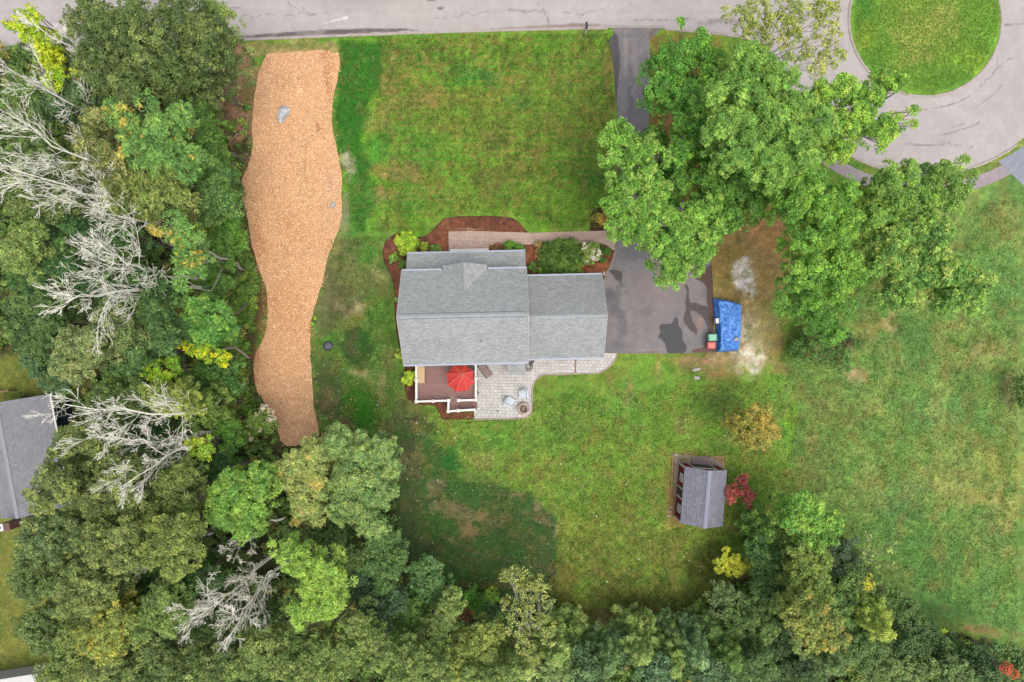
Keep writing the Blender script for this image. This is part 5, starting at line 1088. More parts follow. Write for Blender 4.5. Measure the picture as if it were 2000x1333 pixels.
T('oak_tree', 'grey-green rounded crown above the neighbouring house', [(150, 690, 42), (120, 670, 30), (165, 660, 30), (110, 715, 30), (140, 730, 24)], 16, 'tight', [(132, 152, 100), (114, 138, 88), (96, 122, 76)], LW)
T('oak_tree', 'dark bluish crown at the corner of the grass yard', [(70, 725, 30), (90, 745, 22), (45, 700, 26), (115, 765, 16)], 13, 'oak', [(84, 120, 80), (72, 108, 72)], LW)
T('maple_tree', 'sage green crown just below the large dead tree', [(195, 620, 38), (225, 650, 34), (180, 660, 24)], 15, 'fine', [(120, 142, 90), (104, 130, 80), (92, 118, 74)], LW)
T('maple_tree', 'dark green crown right of the sage green crown', [(275, 600, 42), (290, 640, 40), (240, 600, 28), (310, 670, 26), (250, 690, 40), (230, 715, 26)], 13, 'fine', [(84, 122, 72), (74, 112, 68), (96, 134, 78)], LW)
T('ash_tree', 'feathery green tree with golden tufts in front of the large dead tree', [(345, 460, 34, 14, G6 + [(168, 174, 90, 1)]), (355, 500, 34, 14, G6 + [(172, 176, 88, 1.4)]), (330, 430, 24), (375, 470, 20), (350, 540, 22), (300, 440, 18, 14, YF)], 14, 'pinnate', G6, LW, base=(481, 530), bark=M_pale)
T('small_tree', 'olive tree with yellow crown left of the second trunk', [(295, 410, 24, 12, YF), (310, 385, 24), (345, 405, 26), (365, 425, 20)], 12, 'fine', G2, LW)
T('sumac_tree', 'broad compound-leaved tree left of the middle mulch path', [(375, 600, 30), (360, 640, 32), (410, 640, 32), (390, 665, 26), (430, 610, 24), (350, 575, 20)], 10, 'pinnate', [(100, 156, 76), (86, 142, 72), (120, 168, 80)], LW, base=(498, 586))
T('small_tree', 'green tree below feathery golden tree at the wood edge', [(425, 470, 30), (440, 500, 26), (400, 530, 30), (430, 550, 26), (410, 580, 24)], 6, 'fine', [(92, 138, 64), (80, 124, 60)], LW)
T('small_tree', 'fresh green bush tree by the narrow waist of the path', [(440, 440, 28), (460, 470, 22), (430, 420, 22)], 5, 'pinnate', G4, LW)
T('vine_tree', 'small brilliant yellow-lime tree beside the lower mulch path', [(400, 690, 20), (425, 700, 18), (375, 683, 16), (440, 705, 12), (355, 675, 9)], 10, 'vine', [(196, 208, 40), (172, 194, 40), (140, 178, 50)], LW, base=(490, 700), bark=M_pale)
T('vine_tree', 'lime green tree just left of the brilliant yellow-lime tree', [(300, 722, 22), (325, 730, 22), (275, 722, 14), (335, 712, 14)], 11, 'vine', [(150, 186, 52), (126, 172, 56), (104, 156, 54)], LW)
T('maple_tree', 'leafy green tree between the lime tree and the wood edge', [(400, 740, 40), (440, 760, 32), (370, 760, 30), (450, 720, 24)], 7, 'fine', [(88, 134, 68), (76, 120, 62)], LW)
T('locust_tree', 'yellowish olive tree behind the white dead branches', [(300, 785, 34), (335, 775, 30), (350, 800, 26), (290, 760, 22)], 13, 'oak', [(142, 164, 84), (122, 148, 76)], LW)
T('locust_tree', 'olive green tree right of the yellowish one at the wood edge', [(385, 790, 34), (400, 815, 26), (370, 830, 22)], 10, 'oak', [(118, 150, 76), (102, 136, 70)], LW)
T('small_tree', 'white-flowering shrubby tree at the foot of the wood chip path', [(490, 830, 28), (510, 815, 20), (470, 850, 26), (525, 835, 14)], 4, 'broad', [(120, 158, 76), (104, 144, 66), (206, 206, 170, .25)], LW)
T('vine_tree', 'small lime tree below the forked dead trunks', [(385, 875, 20), (400, 890, 16), (370, 870, 12), (405, 865, 12)], 13, 'vine', [(160, 190, 64), (124, 166, 60)], LW)
T('maple_tree', 'green leafy tree above the lime tree beside the path foot', [(430, 840, 28), (440, 870, 22), (410, 800, 18)], 8, 'broad', G4, LW)
T('oak_tree', 'mid green crown behind the dead tree at the upper left border', [(35, 250, 40), (70, 275, 34), (20, 290, 34), (60, 230, 26)], 14, 'oak', [(96, 126, 70), (84, 112, 62)], LW)
T('oak_tree', 'green crown at the left border directly under the lime tree', [(25, 160, 34), (55, 185, 30), (15, 200, 30)], 13, 'oak', [(90, 122, 66), (104, 138, 76)], LW)
T('oak_tree', 'green crown between the two dead trees on the left border', [(110, 320, 34), (65, 340, 34), (130, 350, 30), (90, 300, 26)], 13, 'oak', [(84, 112, 62), (96, 126, 70)], LW)
T('oak_tree', 'dark crown beneath the upper bleached fan', [(170, 400, 34), (200, 430, 34), (160, 450, 34), (230, 460, 34), (200, 490, 30)], 12, 'oak', G3, LW)
T('oak_tree', 'dark crown beneath the lower bleached fan', [(150, 560, 36), (190, 540, 34), (220, 570, 30), (140, 600, 24), (260, 540, 30), (300, 560, 30)], 12, 'oak', G3, LW)
T('oak_tree', 'dark crown beneath the slender dead tree', [(200, 770, 34), (240, 790, 34), (180, 800, 30), (260, 760, 28), (220, 820, 30)], 11, 'fine', [(88, 116, 68), (100, 130, 76)], LS)
# --- south-west wood
T('oak_tree', 'oak crown overlapping the right edge of the neighbouring roof', [(125, 860, 36), (160, 870, 36), (100, 890, 30), (190, 900, 34)], 15, 'oak', GW, LS)
T('oak_tree', 'oak crown hanging over the middle of the neighbouring roof', [(90, 940, 40), (70, 985, 34), (125, 960, 38), (60, 960, 24)], 16, 'oak', GW, LS)
T('oak_tree', 'olive oak crown beneath the forked dead tree', [(200, 960, 44), (170, 1000, 40), (240, 990, 42), (230, 930, 34)], 16, 'oak', GW, LS)
T('oak_tree', 'oak crown right of the forked dead tree, beside the light green crown', [(320, 950, 38), (350, 930, 30), (340, 990, 36), (290, 1010, 36)], 15, 'oak', [(106, 130, 70), (92, 118, 64)], LS)
T('oak_tree', 'blue-green crown by the neighbouring chimney', [(60, 1045, 36), (90, 1070, 40), (40, 1070, 26), (110, 1040, 34)], 15, 'oak', [(98, 126, 82), (84, 112, 74), (116, 140, 88)], LS)
T('oak_tree', 'wide oak crown in the middle of the south-west wood', [(190, 1080, 46), (230, 1050, 38), (160, 1060, 36), (240, 1100, 40)], 17, 'oak', GW, LS)
T('oak_tree', 'yellowish oak crown above the bare branch gap', [(310, 1060, 46), (340, 1080, 40), (280, 1090, 34), (350, 1040, 30), (330, 1115, 34)], 17, 'broad', [(130, 154, 82), (112, 138, 74), (94, 118, 64)], LS)
T('oak_tree', 'oak crown jutting left over the yellow-green yard, upper', [(60, 1130, 44), (30, 1140, 28), (90, 1150, 40), (50, 1165, 34), (35, 1110, 26)], 14, 'oak', [(104, 130, 78), (90, 116, 70)], LS)
T('oak_tree', 'oak crown jutting left over the yellow-green yard, lower', [(45, 1240, 34), (75, 1260, 36), (70, 1220, 34), (35, 1220, 20)], 13, 'oak', [(100, 128, 76), (86, 112, 68)], LS)
T('oak_tree', 'oak crown right of the left yard with broad lobes', [(140, 1150, 44), (170, 1190, 44), (120, 1190, 36), (190, 1150, 34)], 17, 'broad', GW, LS)
T('oak_tree', 'oak crown above the bottom left corner outbuilding', [(110, 1300, 44), (90, 1330, 40), (140, 1280, 40), (120, 1250, 34)], 14, 'oak', [(100, 126, 72), (118, 142, 80)], LS)
T('oak_tree', 'golden-tinged oak crown in the lower south-west wood', [(190, 1240, 46), (220, 1220, 36), (160, 1260, 36), (200, 1280, 36)], 17, 'broad', [(126, 148, 76), (108, 130, 68), (150, 158, 76, .6)], LS)
T('oak_tree', 'green oak crown left of the fallen-looking grey dead tree', [(290, 1200, 46), (320, 1220, 36), (310, 1170, 34), (270, 1230, 34)], 16, 'broad', [(112, 142, 78), (96, 126, 70)], LS)
T('oak_tree', 'dull oak crown at the bottom border, third from the left corner', [(280, 1290, 44), (250, 1330, 44), (310, 1310, 40)], 15, 'oak', G1, LS)
T('oak_tree', 'dull oak crown at the bottom border left of the grey dead tree', [(190, 1330, 40), (210, 1310, 34), (170, 1340, 34)], 15, 'oak', GW, LS)
T('oak_tree', 'dark oak crown in the shaded gap below the yellowish oak', [(240, 1150, 34), (250, 1180, 30), (360, 1150, 34), (345, 1175, 28)], 13, 'oak', G3, LS)
T('oak_tree', 'dark tree between forked dead trunks and round light green crown', [(410, 920, 36), (380, 950, 30), (300, 870, 40), (250, 850, 40), (330, 900, 34)], 9, 'fine', G3, LS)
T('maple_tree', 'light green leafy crown left of the big round linden', [(450, 960, 44), (480, 1000, 40), (430, 1010, 44), (470, 1040, 30), (420, 970, 30), (500, 960, 28), (500, 930, 26)], 14, 'broad', [(112, 158, 74), (96, 142, 68), (130, 172, 80)], LS)
T('linden_tree', 'very large round knobbly green linden below the wood chip path', [(590, 950, 58), (560, 920, 40), (590, 1000, 44), (610, 890, 36)], 12, 'tight', [(138, 162, 98, 3), (150, 168, 98, 2), (120, 150, 90, 2), (164, 164, 94, .6)], None, base=(700, 905), vary=.16)
T('linden_tree', 'right-hand knobbly green linden merging with the very large round one', [(670, 950, 46), (700, 990, 44), (725, 930, 50), (740, 880, 30), (650, 870, 34), (690, 890, 40), (745, 970, 32), (720, 1030, 34), (655, 1000, 34)], 11.5, 'tight', [(116, 152, 92, 3), (132, 162, 96, 2), (100, 138, 82, 2)], None, base=(770, 900), vary=.16)
T('maple_tree', 'vivid light green crown right of the grey dead tree', [(555, 1085, 26), (580, 1110, 34), (620, 1130, 38), (640, 1155, 34), (610, 1200, 40), (580, 1210, 30), (635, 1190, 30), (530, 1075, 14), (600, 1160, 34)], 15, 'pinnate', [(130, 172, 80, 3), (144, 186, 88, 2), (112, 156, 74, 1)], None)
T('maple_tree', 'dark green tree below the two lindens', [(650, 1060, 36), (610, 1050, 34), (690, 1090, 34), (670, 1120, 30), (560, 1050, 24), (640, 1090, 34)], 9, 'broad', [(78, 108, 62), (92, 122, 68)], LS)
T('maple_tree', 'mid green tree at the edge of the new dark lawn', [(740, 1070, 38), (760, 1110, 34), (720, 1110, 34), (780, 1090, 18), (745, 1150, 30)], 9, 'fine', [(96, 134, 78), (82, 120, 72)], LS)
T('maple_tree', 'blue-green domed tree at the corner of the new dark lawn', [(830, 1130, 40), (840, 1155, 32), (815, 1160, 32), (860, 1145, 24)], 6.5, 'fine', [(98, 142, 88), (84, 128, 78), (110, 152, 96)], LS)
T('maple_tree', 'shadowy blue-green tree right of the vivid light green crown', [(710, 1180, 36), (740, 1200, 36), (690, 1150, 24), (770, 1180, 26), (740, 1230, 30)], 9, 'fine', [(78, 112, 80), (68, 98, 70)], LS)
T('oak_tree', 'yellow-tinged crown below the shadowy blue-green tree', [(690, 1230, 36), (720, 1260, 34), (670, 1280, 34), (740, 1290, 30)], 13, 'broad', GY, LS)
T('oak_tree', 'yellow-tinged crown under the grey dead tree', [(490, 1280, 40), (520, 1270, 34), (470, 1310, 38), (530, 1310, 34)], 14, 'broad', GY, LS)
T('oak_tree', 'olive crown at the bottom border below the vivid green crown', [(600, 1300, 40), (640, 1320, 40), (580, 1330, 36), (620, 1270, 26)], 13, 'oak', GY, LS)
T('oak_tree', 'dull green crown at the bottom border below the grey dead tree', [(400, 1320, 44), (360, 1300, 40), (430, 1290, 34), (340, 1335, 34)], 14, 'oak', G1, LS)
T('oak_tree', 'dark tree behind the grey dead tree', [(420, 1180, 40), (450, 1130, 40), (480, 1210, 40), (400, 1120, 34), (380, 1230, 40), (520, 1200, 30), (440, 1080, 24)], 7, 'broad', [(66, 96, 52), (80, 110, 58)], LS)
T('oak_tree', 'yellow-olive crown below the blue-green domed tree', [(870, 1200, 30), (850, 1230, 32), (880, 1170, 20), (830, 1260, 30)], 9, 'broad', GY, LS)
T('oak_tree', 'yellow-olive crown at the bottom border, right of the bottom middle', [(820, 1310, 40), (790, 1290, 34), (850, 1330, 36), (780, 1330, 34)], 12, 'broad', GY, LS)
T('oak_tree', 'bright yellow-olive crown left of the slim aspen', [(930, 1260, 36), (960, 1240, 28), (910, 1290, 34), (900, 1320, 34), (950, 1290, 26)], 9, 'broad', [(132, 152, 78), (118, 142, 74), (104, 130, 68)], LS)
T('oak_tree', 'bottom border crown left of the pale trunk', [(960, 1330, 34), (990, 1320, 26), (930, 1335, 30)], 10, 'broad', GY, LS)
T('aspen_tree', 'slim sparse yellow-green aspen leaning over the new lawn', [(1010, 1130, 20), (1000, 1120, 14), (985, 1125, 12), (1045, 1140, 18), (1030, 1160, 24), (1060, 1165, 18), (1005, 1190, 24), (1045, 1195, 28), (1070, 1180, 12), (1060, 1230, 24), (1010, 1230, 24), (1070, 1250, 18), (1025, 1265, 22)], 10, 'sparse', [(128, 150, 86), (116, 140, 80), (138, 154, 88)], None, base=(1056, 1310), bark=M_pale, dens=1.7, tr=.1, split=False)
T('fern_bush', 'bright feathery green bush at the edge of the new lawn', [(958, 1165, 13), (965, 1172, 10), (948, 1170, 9)], 1.6, 'pinnate', [(132, 182, 72)], None, 'shrub', dens=.8, split=False)
T('small_tree', 'vivid dark green bush tree left of the feathery bush', [(905, 1165, 22), (925, 1175, 20), (940, 1190, 18), (890, 1160, 14)], 3, 'broad', [(86, 142, 56), (72, 124, 50)], LS)
T('small_tree', 'dark green tree below the feathery bush', [(970, 1205, 24), (950, 1215, 22), (990, 1215, 20), (985, 1250, 20)], 4.5, 'fine', [(76, 112, 68), (66, 100, 60)], LS)
T('small_tree', 'small rusty brown shrub in the dark gap of the south wood', [(908, 1205, 14), (918, 1200, 9)], 4, 'fine', [(132, 84, 60), (110, 72, 54)], None)
T('oak_tree', 'green tree between golden-olive crowns and the linden', [(790, 1230, 28), (800, 1200, 26), (760, 1250, 24)], 8, 'fine', [(88, 128, 64), (100, 140, 70)], LS)
# dead trees
dead_tree('slender bleached dead tree pointing left towards the neighbouring roof', (484, 745), (125, 790), 23, .30, 3, .15, 13, .45)
dead_tree('forked dead tree with two bleached limbs, upper fork, below the slender one', (455, 830), (170, 848), 19, .30, 5, .13, 10, .55)
dead_tree('forked dead tree fanning down and left above the olive oak', (460, 850), (240, 950), 17, .42, 6, .2, 14, .5)
dead_tree('large bleached dead tree fan nearest the golden feathery tree', (420, 545), (190, 470), 20, .36, 8, .17, 14, .5)
dead_tree('large bleached dead tree fan spreading to the far left in the middle of the wood', (415, 560), (130, 590), 21, .34, 9, .18, 14, .45)
dead_tree('leaning dead tree top overlapping the two bleached fans', (390, 500), (180, 410), 18, .34, 12, .14, 10, .55)
dead_tree('bleached dead tree entering from the left border above the middle', (400, 420), (20, 330), 21, .34, 14, .17, 12, .45)
dead_tree('bleached dead tree near the left border below the lime tree', (410, 400), (20, 225), 22, .36, 15, .17, 12, .42)
dead_tree('small bleached dead tree at the left border beside the lime tree', (330, 320), (-10, 120), 20, .3, 16, .13, 9, .5)
dead_tree('wispy pale dead twigs over the road at the top left corner', (330, 280), (60, 40), 17, .22, 17, .1, 8, .6)
dead_tree('wide grey dead tree fan in the lower wood, left limb', (560, 1060), (375, 1200), 16, .42, 18, .2, 16, .42, group='grey dead trees in the lower wood')
dead_tree('wide grey dead tree fan in the lower wood, right limb', (585, 1080), (450, 1240), 15, .40, 19, .18, 14, .42, group='grey dead trees in the lower wood')
dead_tree('small grey dead branch tree above the lower dead fan', (560, 1010), (455, 1100), 13, .3, 20, .11, 7, .55, group='grey dead trees in the lower wood')
dead_tree('twiggy dead snag in the gap of the south-west oaks', (420, 1040), (260, 1130), 14, .26, 21, .12, 7, .55, group='grey dead trees in the lower wood')
dead_tree('bare slim leaning trunk at the wood edge near the road', (467, 137), (436, 88), 7, .10, 31, .07, 3, .8, group=None)
fb = P(470, 245); fbr = empty('fallen_branch', fb, 'grey fallen branch lying on bare earth between the wood and the wood chip path', 'branch')
k = MB(); k.tube([P(448, 280, .1), P(462, 262, .2), P(484, 256, .25)], [.03, .035, .02], 5); k.build('limb', M_pale, fbr)
for pts in ([(470, 259), (483, 240), (485, 222)], [(476, 258), (484, 268), (490, 280)], [(484, 228), (474, 224), (464, 226)]):
    k = MB(); k.tube([P(u, v, .22) for u, v in pts], [.025, .02, .012], 5); k.build('twig', M_pale, fbr)
# --- big maples around the driveway
T('maple_tree', 'large bright green maple right of the narrow driveway, top', [(1320, 105, 50), (1295, 165, 34), (1345, 180, 42), (1390, 120, 44), (1330, 45, 12), (1370, 80, 30), (1360, 230, 40), (1330, 290, 30), (1385, 250, 34), (1420, 175, 36)], 12, 'broad', [(92, 148, 62, 3), (112, 164, 68, 2), (78, 130, 56, 2)], LM, base=(1355, 180))
T('maple_tree', 'tallest broad bright maple in the middle of the driveway group', [(1475, 110, 44), (1470, 170, 52), (1440, 230, 44), (1510, 230, 50), (1530, 150, 44), (1570, 200, 40), (1475, 290, 40), (1410, 250, 36), (1400, 180, 34), (1560, 260, 44), (1610, 240, 40), (1440, 300, 34), (1520, 310, 44), (1580, 300, 40)], 16, 'broad', GM, LM, vary=.16)
T('maple_tree', 'maple reaching right over the round turnaround lawn', [(1620, 180, 34), (1660, 170, 34), (1690, 230, 40), (1740, 240, 34), (1710, 190, 30), (1740, 150, 30), (1770, 165, 20), (1720, 270, 22), (1650, 240, 36), (1780, 245, 16), (1790, 210, 12), (1650, 290, 30)], 14, 'broad', [(110, 158, 66), (126, 172, 72), (92, 142, 60), (140, 178, 80)], LM, base=(1640, 240))
T('maple_tree', 'maple hanging over the parking area beside the brick walkway', [(1195, 262, 24), (1186, 305, 20), (1192, 350, 16), (1195, 400, 20), (1190, 435, 14), (1215, 255, 30), (1240, 300, 40), (1210, 300, 20), (1270, 280, 24), (1225, 355, 34), (1265, 345, 36), (1215, 400, 28), (1260, 410, 36), (1290, 370, 30), (1270, 450, 36), (1225, 440, 30), (1305, 480, 34), (1340, 450, 36), (1320, 525, 32), (1360, 500, 34), (1385, 470, 30), (1310, 420, 30), (1290, 300, 24), (1365, 420, 36), (1395, 400, 30), (1400, 445, 24), (1345, 490, 30)], 12, 'broad', [(104, 156, 66), (118, 166, 74), (90, 138, 60), (132, 174, 84, .6)], LM, base=(1270, 380))
T('maple_tree', 'green maple in the shaded middle below the tallest maple', [(1380, 350, 36), (1420, 370, 40), (1460, 350, 40), (1430, 420, 34), (1480, 400, 36), (1330, 350, 26), (1390, 420, 30), (1500, 360, 34), (1340, 300, 36, 9), (1285, 262, 26, 8), (1300, 325, 30, 8), (1400, 290, 36, 10), (1355, 250, 26, 8), (1450, 320, 36, 10), (1310, 380, 30, 9)], 11, 'broad', [(88, 138, 58), (102, 152, 64), (76, 122, 54)], LM, base=(1430, 385))
T('maple_tree', 'maple spreading over the tan bare ground right of the tarp', [(1590, 350, 50), (1560, 400, 40), (1620, 410, 44), (1660, 370, 34), (1640, 460, 44), (1590, 470, 40), (1670, 430, 30), (1560, 350, 34), (1660, 510, 34), (1600, 530, 40), (1560, 530, 24), (1680, 540, 26), (1640, 560, 36)], 14, 'broad', [(102, 152, 62), (88, 138, 58), (120, 168, 70)], LM, base=(1615, 480))
T('maple_tree', 'lower maple lobe hanging above the dark bush right of the tarp', [(1540, 560, 22), (1570, 590, 30), (1530, 590, 14), (1610, 620, 34), (1640, 650, 26), (1660, 600, 24), (1580, 540, 26)], 10, 'broad', [(86, 138, 60), (100, 152, 66)], LM, base=(1600, 625))
T('maple_tree', 'broad maple on the right with crown up to the sidewalk', [(1740, 360, 40), (1780, 340, 34), (1770, 400, 44), (1720, 420, 34), (1850, 340, 36), (1885, 320, 22), (1830, 380, 40), (1880, 370, 28), (1900, 340, 16), (1820, 430, 26), (1870, 410, 20), (1750, 330, 20)], 12, 'broad', [(96, 140, 66), (110, 154, 72), (124, 166, 78)], LM, base=(1790, 400))
T('maple_tree', 'broad maple farthest right over the open lawn', [(1760, 470, 40), (1800, 460, 34), (1840, 490, 38), (1780, 530, 40), (1740, 510, 34), (1870, 530, 36), (1910, 540, 32), (1925, 570, 26), (1930, 545, 22), (1915, 600, 20), (1890, 580, 32), (1860, 590, 26), (1770, 580, 34), (1740, 590, 22), (1850, 450, 28), (1820, 540, 30), (1800, 590, 14)], 12, 'broad', [(104, 150, 72), (122, 166, 82), (90, 136, 68), (142, 174, 92, .8)], LM, base=(1810, 520))
T('locust_tree', 'thin yellow-green tree letting the road show through, top', [(1450, 35, 26), (1490, 20, 34), (1530, 50, 36), (1580, 30, 36), (1620, 20, 26), (1560, 90, 26), (1600, 90, 26), (1630, 60, 22), (1640, 110, 22), (1600, 130, 18), (1480, 60, 20), (1420, 22, 12), (1545, -10, 40), (1620, -10, 30)], 14, 'sparse', [(136, 156, 82), (150, 168, 84), (118, 142, 76)], None, dens=2.1, bark=M_pale, split=False, tr=.07)
T('low_bush', 'dark low bushy tree below the maple right of the tarp', [(1590, 680, 36), (1630, 690, 34), (1660, 670, 26), (1610, 660, 30), (1570, 700, 22), (1650, 710, 20)], 3.0, 'fine', [(78, 118, 62), (90, 130, 68), (104, 108, 70, .4)], None)
T('yellow_tree', 'round yellow-turning tree alone above the shed', [(1460, 828, 26, 6, [(136, 140, 68), (120, 132, 66)]), (1485, 815, 26), (1502, 838, 24), (1488, 858, 24), (1440, 848, 22, 5, [(110, 130, 66)]), (1500, 798, 14), (1435, 818, 20, 5, [(128, 136, 64)]), (1462, 860, 22, 5.5, [(130, 138, 66)]), (1470, 840, 30, 5), (1512, 850, 14)], 6, 'fine', [(160, 156, 80, 2), (144, 148, 78, 2), (124, 138, 74, 1.6)], None, split=False, vary=.18, dens=1.5)
T('japanese_maple', 'small dark red maple against the right side of the shed', [(1446, 946, 15), (1432, 966, 13), (1456, 966, 14), (1466, 976, 14), (1450, 937, 11), (1462, 986, 9), (1427, 975, 10), (1424, 960, 8)], 2.6, 'fine', [(142, 78, 78, 2), (122, 64, 66, 2), (160, 94, 92, 1)], None, split=False, dens=1.3)
T('sapling', 'small bright lime sapling between the shed and the copse', [(1420, 1079, 8), (1405, 1098, 9), (1424, 1100, 12), (1440, 1095, 10), (1455, 1106, 13), (1443, 1120, 12), (1408, 1114, 10), (1468, 1106, 8), (1426, 1114, 11), (1413, 1090, 7)], 3.2, 'shrub', [(186, 204, 74), (166, 190, 66)], None, split=False, dens=.8)
# --- south-east copse
conifer('spruce_tree', 'dark spruce with radiating boughs at the top of the south-east copse', 1506, 1046, 31, 6, [(74, 112, 66), (62, 98, 58), (92, 130, 74)], None, dens=1.4)
T('maple_tree', 'vivid green rounded tree at the top right of the copse', [(1585, 1000, 36), (1560, 1020, 34), (1610, 1030, 36), (1595, 1060, 32), (1630, 1050, 22), (1570, 985, 24), (1640, 1020, 16)], 9, 'broad', [(112, 162, 72), (130, 174, 78), (94, 144, 66)], LE)
T('maple_tree', 'dark leafy tree below the spruce at the left copse edge', [(1490, 1090, 30), (1520, 1110, 34), (1480, 1070, 22), (1540, 1090, 30), (1500, 1140, 30)], 6, 'broad', [(82, 122, 66), (72, 110, 62)], LE)
T('maple_tree', 'olive green tree in the heart of the copse', [(1580, 1110, 34), (1600, 1140, 32), (1610, 1100, 26), (1560, 1140, 30), (1615, 1170, 24), (1570, 1080, 24)], 9, 'fine', [(116, 142, 72), (98, 128, 66)], LE)
T('small_tree', 'bluish dark bush between the vivid green tree and the sparse apple tree', [(1650, 1085, 26), (1670, 1110, 24), (1640, 1110, 22), (1665, 1065, 16)], 5, 'fine', [(82, 108, 82), (70, 96, 74)], LE)
T('apple_tree', 'sparse pale-branched small tree reaching over the open lawn', [(1695, 1105, 14), (1715, 1085, 12), (1740, 1080, 10), (1755, 1060, 8), (1700, 1045, 7), (1695, 1070, 9), (1725, 1110, 14), (1750, 1108, 10), (1710, 1135, 16), (1685, 1090, 12)], 4, 'sparse', [(142, 166, 100), (112, 142, 78)], LE, split=False, bark=M_pale, dens=1.4)
T('small_tree', 'yellow-tipped green tree below the sparse apple tree', [(1680, 1135, 24), (1700, 1140, 16, 6, [(186, 190, 70)]), (1660, 1150, 24), (1680, 1165, 22), (1720, 1150, 22)], 6, 'fine', [(100, 134, 74), (88, 120, 68)], LE)
T('maple_tree', 'orange-tinged rounded tree standing over the copse with visible trunk', [(1590, 1200, 36), (1630, 1230, 34), (1580, 1240, 34), (1620, 1260, 32), (1560, 1215, 24), (1650, 1255, 16), (1570, 1265, 20)], 11, 'broad', [(134, 150, 80, 2), (118, 142, 76, 2), (102, 130, 70, 1), (150, 150, 78, .4)], LE, base=(1562, 1325), bark=M_pale, tr=.13)
T('small_tree', 'grey-green feathery tree at the left tip of the copse', [(1420, 1165, 26), (1400, 1175, 18), (1440, 1180, 22), (1415, 1195, 22)], 5, 'fine', [(112, 138, 92), (94, 122, 80)], LE)
T('small_tree', 'green tree below the grey-green tip of the copse', [(1470, 1210, 34), (1500, 1190, 30), (1445, 1225, 28), (1500, 1235, 30), (1520, 1170, 24)], 6, 'pinnate', [(96, 130, 74), (84, 116, 68), (112, 144, 82)], LE)
T('small_tree', 'dark bush tree in the shade left of the orange-tinged tree', [(1530, 1240, 26), (1520, 1280, 28), (1545, 1200, 22), (1500, 1290, 28)], 5, 'fine', [(76, 106, 66), (66, 94, 60)], LE)
T('small_tree', 'medium green tree right of the orange-tinged tree', [(1660, 1190, 28), (1690, 1200, 24), (1670, 1225, 24), (1640, 1170, 20)], 6, 'broad', [(88, 126, 74), (78, 112, 68)], LE)
conifer('pine_tree', 'feathery pine right of the orange-tinged tree', 1738, 1240, 44, 9, [(106, 136, 78), (90, 120, 70), (122, 150, 86)], LE, dens=1.3)
conifer('pine_tree', 'bluish pine under the orange-tinged tree at the bottom border', 1640, 1310, 44, 9, [(88, 116, 84), (76, 104, 78)], LE, dens=1.2)
T('small_tree', 'round dark green tree at the lower lawn edge, right part', [(1800, 1240, 30), (1780, 1220, 22), (1830, 1250, 24), (1810, 1275, 28)], 5, 'fine', [(80, 112, 70), (92, 124, 76)], LE)
T('small_tree', 'light bush tree at the bottom border right of the feathery pine', [(1750, 1310, 34), (1790, 1320, 30), (1720, 1325, 30), (1820, 1315, 26)], 7, 'broad', [(112, 140, 84), (96, 124, 74)], LE)
T('small_tree', 'lime-spotted bush below the right lawn edge', [(1845, 1245, 14, 4, [(150, 182, 66)]), (1860, 1260, 20), (1850, 1290, 26), (1880, 1280, 22)], 4, 'fine', [(88, 120, 72)], LE)
T('small_tree', 'dark green tree near the bottom right corner', [(1920, 1290, 30), (1900, 1310, 30), (1950, 1285, 24), (1880, 1330, 30)], 6, 'fine', [(76, 112, 72), (88, 124, 80)], LE)
T('small_tree', 'green tree filling the bottom right corner', [(1990, 1290, 28), (1960, 1320, 26), (2010, 1310, 30), (1980, 1335, 20)], 6, 'fine', [(88, 120, 74), (104, 134, 82)], LE)
T('small_tree', 'rusty red shrub beside the bottom right corner', [(1972, 1312, 11), (1984, 1318, 9), (1962, 1310, 7)], 8, 'fine', [(168, 96, 66), (150, 84, 62)], None, split=False)
T('round_bush', 'dark round shrub cut off by the right edge', [(1998, 762, 24), (2012, 775, 20), (2010, 745, 18)], 2.2, 'fine', [(72, 104, 52), (92, 118, 60)], None, 'shrub')
# --- pines along the south edge
PB = [(98, 128, 84), (84, 114, 74), (114, 144, 98)]
for i, (u, v, r, z, pal, t) in enumerate([(1090, 1290, 46, 9, PB, 'blue-green pine right of the pale aspen trunk'), (1125, 1235, 26, 4.5, PB, 'small pine nearest the corner where both lawns meet'), (1150, 1270, 26, 5, [(72, 104, 70), (84, 116, 78)], 'small dark pine below the lawn corner'),
     (1240, 1235, 26, 4.5, PB, 'small square-topped pine at the south lawn edge'), (1260, 1290, 44, 8, PB, 'large pine below the square-topped one'), (1190, 1310, 36, 8, [(78, 112, 84), (90, 122, 92)], 'pine on the bottom border, left of the large one'),
     (1335, 1260, 34, 5, [(76, 110, 82), (88, 122, 92)], 'dark pine right of the square-topped pine'), (1320, 1315, 40, 8, PB, 'pine on the bottom border below the dark pine'), (1375, 1300, 36, 8, [(98, 134, 108), (86, 120, 96)], 'pale pine on the bottom border'),
     (1400, 1235, 30, 5, [(84, 116, 72), (72, 102, 66)], 'pine under the grey-green tip of the copse'), (1440, 1300, 40, 8, [(86, 122, 78), (76, 108, 70)], 'greener pine left of the dark copse gap'), (1030, 1320, 34, 9, [(122, 150, 106), (106, 136, 94)], 'pale pine left of the aspen trunk foot')]):
    conifer('pine_tree', t, u, v, r, z, pal, LP, dens=1.3)

